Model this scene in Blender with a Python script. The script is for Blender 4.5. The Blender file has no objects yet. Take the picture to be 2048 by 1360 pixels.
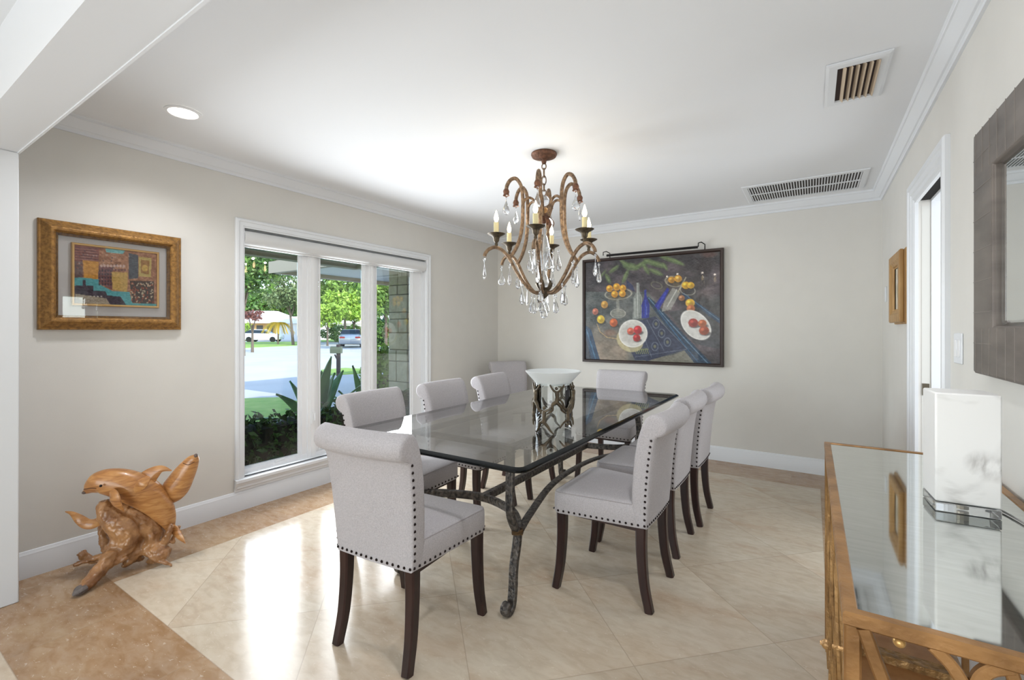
import bpy, bmesh, math, random
from mathutils import Vector, Matrix
import numpy as np
R = math.radians
random.seed(7)
np.random.seed(7)
scn = bpy.context.scene

# ------------------------------------------------------------------ camera
CH = 1.2634; YAW = .5763; FPX = 923.34; HY = 659.6
cam_d = bpy.data.cameras.new('camera'); cam = bpy.data.objects.new('camera', cam_d)
scn.collection.objects.link(cam); scn.camera = cam
cam.location = (0, 0, CH); cam.rotation_euler = (R(90), 0, YAW)
cam_d.sensor_width = 36; cam_d.lens = FPX/2048*36
cam_d.shift_y = (HY-680)/2048; cam_d.clip_start = .02; cam_d.clip_end = 400

# ------------------------------------------------------------------ world, sun, daylight and added fill lamps
world = bpy.data.worlds.new('sky'); scn.world = world; world.use_nodes = True
wn = world.node_tree; bg = wn.nodes['Background']
sky = wn.nodes.new('ShaderNodeTexSky'); sky.sky_type = 'NISHITA'; sky.sun_disc = False
sky.sun_elevation = R(32); sky.sun_rotation = R(100); sky.air_density = 1.0; sky.dust_density = .6
wn.links.new(sky.outputs[0], bg.inputs[0]); bg.inputs[1].default_value = .5
sun_d = bpy.data.lights.new('sun', 'SUN'); sun_d.energy = 3.8; sun_d.angle = R(.6); sun_d.color = (1, .96, .9)
sun = bpy.data.objects.new('sun', sun_d); scn.collection.objects.link(sun)
sv = Vector((-math.cos(R(33)), .18, -math.sin(R(33)))); sun.rotation_euler = sv.to_track_quat('-Z', 'Y').to_euler()

def area(name, loc, rot, sx, sy, power, col=(1, 1, 1)):
    d = bpy.data.lights.new(name, 'AREA'); d.shape = 'RECTANGLE'; d.size = sx; d.size_y = sy
    d.energy = power; d.color = col
    o = bpy.data.objects.new(name, d); o.location = loc; o.rotation_euler = rot; scn.collection.objects.link(o)
    return o
# added fill lamp at the unseen rear opening, behind the camera
area('rear_fill', (-1.3, -4.45, 1.25), (R(90), 0, 0), 5.6, 2.1, 88, (.93, .97, 1))
# daylight entering by the dining window
for wy, ww in ((1.957, .41), (2.58, .42), (3.18, .42)):
    area('window_daylight', (-3.425, wy, 1.07), (0, R(-90), 0), 1.55, ww, 18, (.91, .96, 1)).data.spread = R(150)
# added fill lamp in the unseen hall beyond the pocket door
area('hall_fill', (1.0, 3.06, 1.3), (0, R(90), 0), 1.8, .6, 15, (.93, .97, 1))
# invented fill lamp low behind the camera, turned up to the ceiling
area('upward_fill', (-1.0, -2.5, .4), (R(130), 0, 0), 3.5, .8, 26, (.95, .98, 1)).data.spread = R(120)

scn.view_settings.view_transform = 'Standard'; scn.view_settings.look = 'None'
scn.view_settings.exposure = .1; scn.view_settings.gamma = 1; scn.view_settings.use_curve_mapping = False
try:
    scn.cycles.use_denoising = True; scn.cycles.max_bounces = 10; scn.cycles.transparent_max_bounces = 24
    scn.cycles.sample_clamp_indirect = 6; scn.cycles.transmission_bounces = 8
except Exception: pass

# ------------------------------------------------------------------ materials
def lin(c):
    return tuple(((v/255)/12.92 if v/255 <= .04045 else ((v/255+.055)/1.055)**2.4) for v in c)
MATS = {}
def mat(name, col, rough=.5, metal=0, spec=.5, noise=None, bump=None, trans=0, emit=None, ior=1.45, coat=0, sheen=0):
    """noise=(scale, col2, detail, stretch) ; bump=(scale, strength)"""
    m = bpy.data.materials.new(name); m.use_nodes = True; nt = m.node_tree; b = nt.nodes['Principled BSDF']
    c = lin(col)+(1,)
    b.inputs['Base Color'].default_value = c; b.inputs['Roughness'].default_value = rough
    b.inputs['Metallic'].default_value = metal; b.inputs['Specular IOR Level'].default_value = spec
    b.inputs['IOR'].default_value = ior; b.inputs['Transmission Weight'].default_value = trans
    b.inputs['Coat Weight'].default_value = coat; b.inputs['Sheen Weight'].default_value = sheen
    if emit: b.inputs['Emission Color'].default_value = lin(emit[0])+(1,); b.inputs['Emission Strength'].default_value = emit[1]
    tc = nt.nodes.new('ShaderNodeTexCoord')
    if noise:
        sc, c2, det, st = noise
        mp = nt.nodes.new('ShaderNodeMapping'); mp.inputs['Scale'].default_value = st
        n = nt.nodes.new('ShaderNodeTexNoise'); n.inputs['Scale'].default_value = sc; n.inputs['Detail'].default_value = det
        rp = nt.nodes.new('ShaderNodeValToRGB'); rp.color_ramp.elements[0].position = .35; rp.color_ramp.elements[1].position = .65
        rp.color_ramp.elements[0].color = c; rp.color_ramp.elements[1].color = lin(c2)+(1,)
        nt.links.new(tc.outputs['Object'], mp.inputs[0]); nt.links.new(mp.outputs[0], n.inputs['Vector'])
        nt.links.new(n.outputs[0], rp.inputs[0]); nt.links.new(rp.outputs[0], b.inputs['Base Color'])
    if bump:
        n2 = nt.nodes.new('ShaderNodeTexNoise'); n2.inputs['Scale'].default_value = bump[0]; n2.inputs['Detail'].default_value = 4
        bp = nt.nodes.new('ShaderNodeBump'); bp.inputs['Strength'].default_value = bump[1]; bp.inputs['Distance'].default_value = .01
        nt.links.new(tc.outputs['Object'], n2.inputs['Vector']); nt.links.new(n2.outputs[0], bp.inputs['Height'])
        nt.links.new(bp.outputs[0], b.inputs['Normal'])
    MATS[name] = m
    return m
WALL = mat('wall_paint', (214, 212, 207), .7, noise=(6, (212, 210, 205), 2, (1, 1, 1)), bump=(160, .03))
CEIL = mat('ceiling_paint', (230, 232, 235), .8, bump=(120, .02))
TRIM = mat('white_trim', (222, 225, 229), .38)
WHITE = mat('white_vinyl', (232, 233, 235), .3)
SHADE = mat('shade_cassette', (214, 215, 216), .5)
DARK = mat('dark_void', (18, 15, 14), .9)
FAB = mat('linen', (188, 184, 187), .9, sheen=.1, noise=(200, (172, 168, 171), 4, (1, 1, 1)), bump=(420, .25))
LEG = mat('espresso_wood', (38, 24, 23), .32, noise=(30, (54, 34, 31), 3, (1, 1, .15)))
NAIL = mat('dark_nail', (42, 34, 34), .3, .8)
IRON = mat('hammered_iron', (50, 49, 50), .4, .5, noise=(60, (104, 98, 92), 4, (1, 1, 1)), bump=(60, .7))
ROPE = mat('twisted_wire', (96, 76, 52), .5, .5)
BRONZE = mat('aged_gold_iron', (98, 78, 60), .45, .45, noise=(60, (150, 124, 98), 4, (1, 1, 1)), bump=(70, .5))
RUST = mat('rust_bronze', (124, 86, 66), .5, .4, noise=(60, (88, 62, 48), 4, (1, 1, 1)), bump=(80, .4))
DKBR = mat('dark_bronze', (72, 64, 54), .4, .6, noise=(50, (100, 88, 70), 3, (1, 1, 1)))
CANDLE = mat('candle_sleeve', (226, 214, 168), .5)
BULB = mat('lit_bulb', (255, 240, 205), .3, emit=((255, 226, 170), 22))
CRYS = mat('crystal', (250, 252, 255), .02, trans=1, ior=1.52)
BEAD = mat('crystal_bead', (240, 242, 246), .05, trans=.85, ior=1.5)
CANL = mat('lit_lens', (255, 250, 238), .3, emit=((255, 247, 232), 9))
GOLDF = mat('gold_frame', (160, 118, 62), .38, .35, noise=(60, (120, 86, 44), 5, (1, 1, 1)), bump=(90, .35))
GOLD2 = mat('bright_gold', (206, 164, 102), .3, .5)
LIGHTWOOD = mat('light_wood_frame', (176, 138, 84), .45, noise=(20, (150, 112, 62), 3, (1, 1, .2)))
MATBOARD = mat('mat_board', (232, 230, 230), .6)
PFRAME = mat('dark_brown_frame', (46, 32, 28), .4)
BLACK = mat('black_metal', (24, 22, 22), .4, .5)
CONS = mat('gilt_iron', (132, 96, 58), .34, .4, noise=(14, (166, 124, 78), 4, (1, 1, 1)), bump=(60, .12))
CONS2 = mat('old_gilt', (138, 106, 68), .4, .4, noise=(60, (178, 140, 90), 4, (1, 1, .3)), bump=(60, .6))
SHELF = mat('gilt_leaf_shelf', (186, 140, 96), .38, .1, noise=(14, (160, 112, 68), 5, (1, 1, 1)))
MIRF = mat('grey_stone_frame', (112, 104, 98), .4, .1, noise=(5, (92, 85, 80), 3, (1, 1, 4)))
SAGE = mat('sage_white', (214, 214, 210), .35)
BRASS = mat('satin_nickel', (150, 140, 122), .35, .9)
VENTT = mat('vent_tan_blade', (206, 188, 164), .5)
VENTD = mat('vent_dark', (48, 32, 28), .8)
FROST = mat('frosted_glass', (240, 244, 245), .4, trans=.35, ior=1.3)
MARBLE_D = None
def glass_thin(name, tint, refl=1.0, rough=0.0, base=.0):
    m = bpy.data.materials.new(name); m.use_nodes = True; nt = m.node_tree; nt.nodes.clear()
    o = nt.nodes.new('ShaderNodeOutputMaterial'); mx = nt.nodes.new('ShaderNodeMixShader')
    t = nt.nodes.new('ShaderNodeBsdfTransparent'); t.inputs[0].default_value = tint+(1,)
    g = nt.nodes.new('ShaderNodeBsdfGlossy'); g.inputs['Roughness'].default_value = rough
    fr = nt.nodes.new('ShaderNodeFresnel'); fr.inputs[0].default_value = 1.5
    ml = nt.nodes.new('ShaderNodeMath'); ml.operation = 'MULTIPLY_ADD'; ml.inputs[1].default_value = refl; ml.inputs[2].default_value = base
    nt.links.new(fr.outputs[0], ml.inputs[0]); nt.links.new(ml.outputs[0], mx.inputs[0])
    nt.links.new(t.outputs[0], mx.inputs[1]); nt.links.new(g.outputs[0], mx.inputs[2]); nt.links.new(mx.outputs[0], o.inputs[0])
    MATS[name] = m
    return m
PANE = glass_thin('window_glass', (.97, .985, .98), .5)
PICGLASS = glass_thin('picture_glass', (.98, .98, .98), .8)
TGLASS = glass_thin('table_glass', (.985, .996, .992), 1.6, 0, .015)
VGLASS = glass_thin('vase_glass', (.95, .975, .97), 1.3)
TEDGE = mat('glass_edge', (5, 9, 11), .1, spec=.25)
ACRY = mat('acrylic', (235, 238, 240), .03, trans=.9, ior=1.49)

def mirror_mat(name, col, rough, streak=0):
    m = mat(name, col, rough, 1, .5)
    nt = m.node_tree; b = nt.nodes['Principled BSDF']
    if streak:
        tc = nt.nodes.new('ShaderNodeTexCoord'); mp = nt.nodes.new('ShaderNodeMapping'); mp.inputs['Scale'].default_value = (2, 14, 1); mp.inputs['Rotation'].default_value = (0, 0, .5)
        n = nt.nodes.new('ShaderNodeTexNoise'); n.inputs['Scale'].default_value = 5; n.inputs['Detail'].default_value = 6
        rp = nt.nodes.new('ShaderNodeMapRange'); rp.inputs[3].default_value = .025; rp.inputs[4].default_value = streak
        nt.links.new(tc.outputs['Object'], mp.inputs[0]); nt.links.new(mp.outputs[0], n.inputs[0]); nt.links.new(n.outputs[0], rp.inputs[0]); nt.links.new(rp.outputs[0], b.inputs['Roughness'])
        cr = nt.nodes.new('ShaderNodeValToRGB'); cr.color_ramp.elements[0].position = .3; cr.color_ramp.elements[1].position = .7
        cr.color_ramp.elements[0].color = lin((203, 206, 203))+(1,); cr.color_ramp.elements[1].color = lin((216, 219, 217))+(1,)
        nt.links.new(n.outputs[0], cr.inputs[0]); nt.links.new(cr.outputs[0], b.inputs['Base Color'])
    return m
MIRROR = mirror_mat('mirror_silver', (226, 230, 230), .01)
ANTMIR = mirror_mat('antique_mirror', (212, 215, 213), .05, .07)

def marble():
    m = mat('alabaster', (226, 226, 224), .35, spec=.4); nt = m.node_tree; b = nt.nodes['Principled BSDF']
    tc = nt.nodes.new('ShaderNodeTexCoord'); n = nt.nodes.new('ShaderNodeTexNoise'); n.inputs['Scale'].default_value = 5; n.inputs['Detail'].default_value = 6; n.inputs['Distortion'].default_value = 1.2
    mp = nt.nodes.new('ShaderNodeMapping'); mp.inputs['Location'].default_value = (.13, .4, .31)
    w = nt.nodes.new('ShaderNodeMath'); w.operation = 'SUBTRACT'; w.inputs[1].default_value = .5
    a = nt.nodes.new('ShaderNodeMath'); a.operation = 'ABSOLUTE'
    rp = nt.nodes.new('ShaderNodeValToRGB'); e = rp.color_ramp.elements
    e[0].position = 0; e[0].color = lin((160, 158, 156))+(1,); e[1].position = .05; e[1].color = lin((222, 222, 221))+(1,)
    n2 = nt.nodes.new('ShaderNodeTexNoise'); n2.inputs['Scale'].default_value = 6; r2 = nt.nodes.new('ShaderNodeValToRGB')
    r2.color_ramp.elements[0].position = .54; r2.color_ramp.elements[1].position = .68
    mx = nt.nodes.new('ShaderNodeMix'); mx.data_type = 'RGBA'; mx.inputs[6].default_value = lin((222, 222, 221))+(1,)
    nt.links.new(tc.outputs['Object'], mp.inputs[0]); nt.links.new(mp.outputs[0], n.inputs[0]); nt.links.new(mp.outputs[0], n2.inputs[0])
    nt.links.new(n.outputs[0], w.inputs[0]); nt.links.new(w.outputs[0], a.inputs[0]); nt.links.new(a.outputs[0], rp.inputs[0])
    nt.links.new(n2.outputs[0], r2.inputs[0]); nt.links.new(r2.outputs[0], mx.inputs[0]); nt.links.new(rp.outputs[0], mx.inputs[7]); nt.links.new(mx.outputs[2], b.inputs['Base Color'])
    b.inputs['Subsurface Weight'].default_value = .2; b.inputs['Subsurface Radius'].default_value = (.05, .05, .05)
    return m
ALAB = marble()

def floor_mat():
    m = bpy.data.materials.new('travertine_tile'); m.use_nodes = True; nt = m.node_tree; b = nt.nodes['Principled BSDF']; N = nt.nodes.new; Lk = nt.links.new
    geo = N('ShaderNodeNewGeometry'); sep = N('ShaderNodeSeparateXYZ'); Lk(geo.outputs['Position'], sep.inputs[0])
    def M(op, a, b_=None, c=None):
        n = N('ShaderNodeMath'); n.operation = op
        for i, v in enumerate((a, b_, c)):
            if v is None: continue
            if isinstance(v, (int, float)): n.inputs[i].default_value = v
            else: Lk(v, n.inputs[i])
        return n.outputs[0]
    X, Y = sep.outputs[0], sep.outputs[1]
    T = .866; G = .0022
    def joint(val, t, off, g):   # 1 on the joint, plus cell id
        q = M('DIVIDE', M('SUBTRACT', val, off), t); fr = M('FRACT', q); d = M('MINIMUM', fr, M('SUBTRACT', 1, fr))
        return M('LESS_THAN', M('MULTIPLY', d, t), g), M('FLOOR', q)
    j1, c1 = joint(M('ADD', X, Y), T, -.588, G*1.4); j2, c2 = joint(M('SUBTRACT', Y, X), T, 3.13, G*1.4)
    jd = M('MAXIMUM', j1, j2); idd = M('ADD', M('MULTIPLY', c1, 7.31), M('MULTIPLY', c2, 3.77))
    j3, c3 = joint(X, .61, -2.59, G); j4, c4 = joint(Y, .61, 1.12, G)
    # zones
    inner = M('MULTIPLY', M('MULTIPLY', M('GREATER_THAN', X, -2.93), M('LESS_THAN', X, .056)), M('MULTIPLY', M('GREATER_THAN', Y, .85), M('LESS_THAN', Y, 4.40)))
    near = M('LESS_THAN', Y, .85); back = M('GREATER_THAN', Y, 4.40); out = M('LESS_THAN', Y, .425)
    nb = M('MAXIMUM', near, back)
    jb = M('ADD', M('MULTIPLY', nb, j3), M('MULTIPLY', M('SUBTRACT', 1, nb), j4))
    ib = M('ADD', M('MULTIPLY', nb, M('MULTIPLY', c3, 5.13)), M('MULTIPLY', M('SUBTRACT', 1, nb), M('MULTIPLY', c4, 2.9)))
    def edge(v, at): return M('LESS_THAN', M('ABSOLUTE', M('SUBTRACT', v, at)), G)
    inX = M('MULTIPLY', M('GREATER_THAN', X, -2.93), M('LESS_THAN', X, .056)); inY = M('MULTIPLY', M('GREATER_THAN', Y, .85), M('LESS_THAN', Y, 4.40))
    e1 = M('MAXIMUM', M('MULTIPLY', edge(Y, .85), inX), M('MULTIPLY', edge(Y, 4.40), inX))
    e2 = M('MULTIPLY', M('MAXIMUM', edge(X, -2.93), edge(X, .056)), inY)
    e3 = edge(Y, .425)
    lightz = M('MAXIMUM', inner, out)
    jall = M('ADD', M('MULTIPLY', lightz, jd), M('MULTIPLY', M('SUBTRACT', 1, lightz), jb))
    jall = M('MAXIMUM', M('MAXIMUM', e1, e2), M('MAXIMUM', e3, jall))
    ident = M('ADD', M('MULTIPLY', lightz, idd), M('MULTIPLY', M('SUBTRACT', 1, lightz), ib))
    wn_ = N('ShaderNodeTexWhiteNoise'); wn_.noise_dimensions = '1D'; Lk(ident, wn_.inputs['W'])
    # stone pattern, offset by tile
    mp = N('ShaderNodeMapping'); mp.inputs['Scale'].default_value = (1, 2.1, 1); mp.inputs['Rotation'].default_value = (0, 0, .35)
    comb = N('ShaderNodeCombineXYZ'); Lk(M('MULTIPLY', wn_.outputs[0], 37), comb.inputs[2])
    va = N('ShaderNodeVectorMath'); va.operation = 'ADD'; Lk(geo.outputs['Position'], va.inputs[0]); Lk(comb.outputs[0], va.inputs[1]); Lk(va.outputs[0], mp.inputs[0])
    def noise(s, d, dist=0):
        n = N('ShaderNodeTexNoise'); n.inputs['Scale'].default_value = s; n.inputs['Detail'].default_value = d; n.inputs['Distortion'].default_value = dist; Lk(mp.outputs[0], n.inputs['Vector']); return n.outputs[0]
    n1 = noise(2.0, 6, .8); n2 = noise(14, 8, .5); n3 = noise(40, 4, 1)
    def ramp(v, stops):
        r = N('ShaderNodeValToRGB'); e = r.color_ramp.elements
        while len(e) < len(stops): e.new(.5)
        for k, (p, c) in enumerate(stops): e[k].position = p; e[k].color = lin(c)+(1,)
        Lk(v, r.inputs[0]); return r.outputs[0]
    def mix(f, a, b_, mode='MIX'):
        x = N('ShaderNodeMix'); x.data_type = 'RGBA'; x.blend_type = mode
        if isinstance(f, (int, float)): x.inputs[0].default_value = f
        else: Lk(f, x.inputs[0])
        for s, v in ((6, a), (7, b_)):
            if isinstance(v, tuple): x.inputs[s].default_value = lin(v)+(1,)
            else: Lk(v, x.inputs[s])
        return x.outputs[2]
    lightc = ramp(n1, [(.25, (192, 168, 142)), (.42, (200, 184, 162)), (.6, (206, 194, 174)), (.8, (214, 204, 186))])
    darkc = ramp(n1, [(.28, (142, 106, 70)), (.5, (162, 128, 92)), (.72, (178, 150, 116))])
    vein = ramp(n2, [(.36, (150, 128, 108)), (.5, (186, 170, 152)), (.64, (206, 196, 182))])
    c = mix(lightz, darkc, lightc)
    c = mix(.22, c, vein)
    c = mix(M('MULTIPLY', M('GREATER_THAN', n3, .66), .35), c, (222, 212, 198))
    tv = N('ShaderNodeMapRange'); tv.inputs[3].default_value = .93; tv.inputs[4].default_value = 1.05; Lk(wn_.outputs[0], tv.inputs[0])
    cc = N('ShaderNodeCombineColor'); [Lk(tv.outputs[0], cc.inputs[i]) for i in range(3)]
    c = mix(1.0, c, cc.outputs[0], 'MULTIPLY')
    c = mix(M('MULTIPLY', jall, .4), c, (150, 132, 112))
    Lk(c, b.inputs['Base Color'])
    rr = N('ShaderNodeMapRange'); rr.inputs[3].default_value = .1; rr.inputs[4].default_value = .24; Lk(n2, rr.inputs[0]); Lk(rr.outputs[0], b.inputs['Roughness'])
    b.inputs['Specular IOR Level'].default_value = .38
    bp = N('ShaderNodeBump'); bp.inputs['Strength'].default_value = .02; bp.inputs['Distance'].default_value = .01; Lk(n2, bp.inputs['Height']); Lk(bp.outputs[0], b.inputs['Normal'])
    return m
FLOOR = floor_mat()

def wood_mat():
    m = mat('carved_teak', (176, 112, 52), .3, spec=.5, coat=.25); nt = m.node_tree; b = nt.nodes['Principled BSDF']
    tc = nt.nodes.new('ShaderNodeTexCoord'); mp = nt.nodes.new('ShaderNodeMapping'); mp.inputs['Scale'].default_value = (3, 3, 14)
    mp.inputs['Rotation'].default_value = (.3, .5, 0)
    n = nt.nodes.new('ShaderNodeTexNoise'); n.inputs['Scale'].default_value = 3.2; n.inputs['Detail'].default_value = 6; n.inputs['Distortion'].default_value = 1.2
    rp = nt.nodes.new('ShaderNodeValToRGB'); e = rp.color_ramp.elements; e.new(.5)
    for k, (p, c) in enumerate([(.3, (148, 98, 56)), (.5, (178, 124, 72)), (.72, (200, 150, 94))]): e[k].position = p; e[k].color = lin(c)+(1,)
    nt.links.new(tc.outputs['Object'], mp.inputs[0]); nt.links.new(mp.outputs[0], n.inputs[0]); nt.links.new(n.outputs[0], rp.inputs[0]); nt.links.new(rp.outputs[0], b.inputs['Base Color'])
    return m
TEAK = wood_mat()
DRIFT = mat('gnarled_root', (178, 132, 88), .34, noise=(13, (126, 84, 50), 6, (1, 1, 1)), bump=(24, .9), coat=.25)
ASHY = mat('grey_root_tip', (120, 112, 108), .6, noise=(30, (84, 76, 74), 4, (1, 1, 1)))
# exterior
CONC = mat('pale_concrete', (202, 199, 194), .85, noise=(.6, (212, 209, 204), 4, (1, 1, 1)))
GRASS = mat('grass', (136, 176, 74), .9, noise=(3, (166, 192, 96), 5, (1, 1, 1)), bump=(20, .5))
STUC = mat('soffit_stucco', (226, 222, 208), .8, noise=(9, (206, 202, 188), 4, (1, 1, 1)), bump=(30, .3))
FASC = mat('fascia_taupe', (184, 170, 148), .7)
WHITEX = mat('white_stucco', (226, 224, 220), .7)
ROOFW = mat('white_tile_roof', (238, 232, 226), .7)
BUSHD = mat('hedge_leaf', (34, 66, 26), .45, noise=(14, (66, 104, 42), 3, (1, 1, 1)))
HEDGESHADE = mat('hedge_core', (20, 26, 14), .95)
LEAFM = [mat('oak_leaf', (84, 122, 46), .5, noise=(1.5, (130, 160, 74), 3, (1, 1, 1))), mat('dark_leaf', (52, 92, 38), .5, noise=(1.5, (96, 130, 58), 3, (1, 1, 1))),
         mat('bright_leaf', (130, 170, 62), .5, noise=(1.5, (166, 196, 86), 3, (1, 1, 1))), mat('grey_leaf', (118, 134, 88), .5, noise=(1.5, (90, 112, 70), 3, (1, 1, 1))),
         mat('yellow_leaf', (214, 178, 60), .5), mat('red_leaf', (150, 96, 84), .5)]
BARK = mat('bark', (110, 98, 86), .9)
AGAV = mat('agave', (112, 164, 96), .45, noise=(8, (78, 130, 74), 2, (1, 1, .2)))
AGAV2 = mat('agave_edge', (120, 134, 100), .5)
CORAL = mat('coral_stone', (240, 230, 208), .9, noise=(10, (216, 204, 180), 5, (1, 1, 1)), bump=(22, 1.0))
CARW = mat('white_car', (226, 228, 232), .2, coat=1); CARG = mat('silver_car', (150, 158, 168), .25, .5, coat=1)
TIRE = mat('tyre', (26, 26, 28), .8); CARGL = mat('car_glass', (40, 52, 60), .08)
OCHRE = mat('ochre_wall', (200, 160, 104), .8); WINDK = mat('dark_window', (60, 60, 62), .2)
MBOX = mat('mailbox_green', (92, 100, 80), .5); MPOST = mat('dark_post', (64, 54, 52), .7)

# ------------------------------------------------------------------ mesh helpers
def link(o, parent=None):
    scn.collection.objects.link(o)
    if parent: o.parent = parent
    return o
class MB:
    def __init__(s): s.bm = bmesh.new()
    def box(s, x0, x1, y0, y1, z0, z1, mi=0):
        v = [s.bm.verts.new((x, y, z)) for x in (x0, x1) for y in (y0, y1) for z in (z0, z1)]
        for f in ((0, 1, 3, 2), (4, 6, 7, 5), (0, 4, 5, 1), (2, 3, 7, 6), (0, 2, 6, 4), (1, 5, 7, 3)):
            fc = s.bm.faces.new([v[i] for i in f]); fc.material_index = mi
        return s
    def poly(s, pts, mi=0):
        f = s.bm.faces.new([s.bm.verts.new(p) for p in pts]); f.material_index = mi; return s
    def loops(s, loops, closed=True, caps=False, mi=0):
        """skin a list of rings of points"""
        rs = [[s.bm.verts.new(p) for p in l] for l in loops]
        n = len(rs[0])
        for a, b in zip(rs[:-1], rs[1:]):
            for i in range(n if closed else n-1):
                j = (i+1) % n
                f = s.bm.faces.new((a[i], a[j], b[j], b[i])); f.material_index = mi
        if caps:
            for r in (rs[0], rs[-1]):
                f = s.bm.faces.new(r); f.material_index = mi
        return s
    def tube(s, pts, rad, n=8, caps=True, square=None, mi=0, up=None):
        pts = [Vector(p) for p in pts]
        if not isinstance(rad, (list, tuple)): rad = [rad]*len(pts)
        rings = []; prev = None
        for i, p in enumerate(pts):
            t = (pts[min(i+1, len(pts)-1)]-pts[max(i-1, 0)])
            if t.length < 1e-9: t = Vector((0, 0, 1))
            t.normalize()
            if prev is None:
                ref = Vector(up) if up else (Vector((0, 0, 1)) if abs(t.z) < .9 else Vector((0, 1, 0)))
                a = ref - t*ref.dot(t); a.normalize()
            else:
                a = prev - t*prev.dot(t); a.normalize()
            prev = a; b = t.cross(a); r = rad[i]
            if square:
                ra, rb = r if isinstance(r, tuple) else (r, r); c = .72
                ring = [p+a*(x*ra)+b*(y*rb) for x, y in ((1, c), (c, 1), (-c, 1), (-1, c), (-1, -c), (-c, -1), (c, -1), (1, -c))]
            else:
                ra, rb = r if isinstance(r, tuple) else (r, r)
                ring = [p+a*(math.cos(2*math.pi*k/n)*ra)+b*(math.sin(2*math.pi*k/n)*rb) for k in range(n)]
            rings.append(ring)
        return s.loops(rings, True, caps, mi)
    def lathe(s, prof, c=(0, 0, 0), n=20, caps=False, mi=0):
        rings = [[(c[0]+r*math.cos(2*math.pi*k/n), c[1]+r*math.sin(2*math.pi*k/n), c[2]+z) for k in range(n)] for r, z in prof]
        return s.loops(rings, True, caps, mi)
    def ball(s, c, r, n=8, sz=1, mi=0):
        return s.lathe([(max(1e-4, r*math.sin(math.pi*i/n)), -r*sz*math.cos(math.pi*i/n)) for i in range(n+1)], c, n+2, mi=mi)
    def build(s, name, m, parent=None, smooth=False, loc=None, bevel=0, sub=0, ang=40):
        bmesh.ops.recalc_face_normals(s.bm, faces=s.bm.faces)
        me = bpy.data.meshes.new(name); s.bm.to_mesh(me); s.bm.free()
        for mm in (m if isinstance(m, (list, tuple)) else [m]): me.materials.append(mm)
        o = bpy.data.objects.new(name, me); link(o, parent)
        if loc: o.location = loc
        if bevel:
            b = o.modifiers.new('b', 'BEVEL'); b.width = bevel; b.segments = 2; b.limit_method = 'ANGLE'; b.angle_limit = R(35)
            smooth = True
        if sub:
            q = o.modifiers.new('s', 'SUBSURF'); q.levels = q.render_levels = sub; smooth = True
        if smooth:
            for p in me.polygons: p.use_smooth = True
            try: me.set_sharp_from_angle(angle=R(ang))
            except Exception: pass
        return o
def tag(o, label, cat, group=None, kind=None):
    o['label'] = label; o['category'] = cat
    if group: o['group'] = group
    if kind: o['kind'] = kind
    return o
def thing(name, label, cat, loc=(0, 0, 0), rz=0, group=None):
    o = bpy.data.objects.new(name, None); link(o); o.location = loc; o.rotation_euler = (0, 0, rz); o.empty_display_size = .1
    return tag(o, label, cat, group)
def struct(name, mb, m, parent=None, **k):
    o = mb.build(name, m, parent, **k)
    if parent is None: o['kind'] = 'structure'
    return o
def copy_tree(o, parent=None):
    c = o.copy(); scn.collection.objects.link(c); c.parent = parent
    for ch in list(o.children): copy_tree(ch, c)
    return c
def smooth_path(pts, k=6):
    """Catmull-Rom through tuples of any length"""
    P = [np.array(p, float) for p in pts]; P = [2*P[0]-P[1]]+P+[2*P[-1]-P[-2]]; out = []
    for i in range(1, len(P)-2):
        for j in range(k):
            t = j/k; out.append(.5*((2*P[i])+(-P[i-1]+P[i+1])*t+(2*P[i-1]-5*P[i]+4*P[i+1]-P[i+2])*t*t+(-P[i-1]+3*P[i]-3*P[i+1]+P[i+2])*t**3))
    out.append(P[-2]); return out
def inworld(px, py, d):
    """a point seen at this place of the photograph, d metres in front of the camera"""
    u = (px-1024)/FPX; v = (HY-py)/FPX; ca, sa = math.cos(YAW), math.sin(YAW)
    return Vector(((-sa+u*ca)*d, (ca+u*sa)*d, CH+v*d))
def onz(px, py, z):
    return inworld(px, py, (z-CH)/((HY-py)/FPX))

# ------------------------------------------------------------------ room
XL, XR, YB, YF, ZC = -3.36, .486, 4.84, .55, 2.415
YN = -4.6; XLL = -5.2; XRR = 2.6
struct('floor', MB().box(XLL, XRR, YN, YB+.2, -.1, 0), FLOOR)
struct('ceiling', MB().box(XLL, XRR, YN, YB+.2, ZC, ZC+.12), CEIL)
# window opening
WY0, WY1, WZ0, WZ1 = 1.69, 3.54, .215, 1.985
wl = MB().box(XL-.2, XL, .3, WY0, 0, ZC).box(XL-.2, XL, WY1, YB+.2, 0, ZC).box(XL-.2, XL, WY0, WY1, 0, WZ0).box(XL-.2, XL, WY0, WY1, WZ1, ZC)
struct('wall_left', wl, WALL)
struct('wall_back', MB().box(XL, XR+.2, YB, YB+.2, 0, ZC), WALL)
DY0, DY1, DZ = 2.72, 3.40, 1.985
wr = MB().box(XR, XR+.14, .41, DY0, 0, ZC).box(XR, XR+.14, DY1, YB, 0, ZC).box(XR, XR+.14, DY0, DY1, DZ, ZC)
struct('wall_right', wr, WALL)
struct('wall_living_left', MB().box(XLL-.15, XLL, YN, .41, 0, ZC).box(XLL, XL-.2, .41, .55, 0, ZC), WALL)
struct('wall_living_right', MB().box(XRR, XRR+.15, YN, .55, 0, ZC).box(XR+.14, XRR, .41, .55, 0, ZC), WALL)
struct('wall_near', MB().box(XLL, -4.2, YN-.15, YN, 0, ZC).box(1.6, XRR, YN-.15, YN, 0, ZC).box(-4.2, 1.6, YN-.15, YN, 2.3, ZC), WALL)
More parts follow.
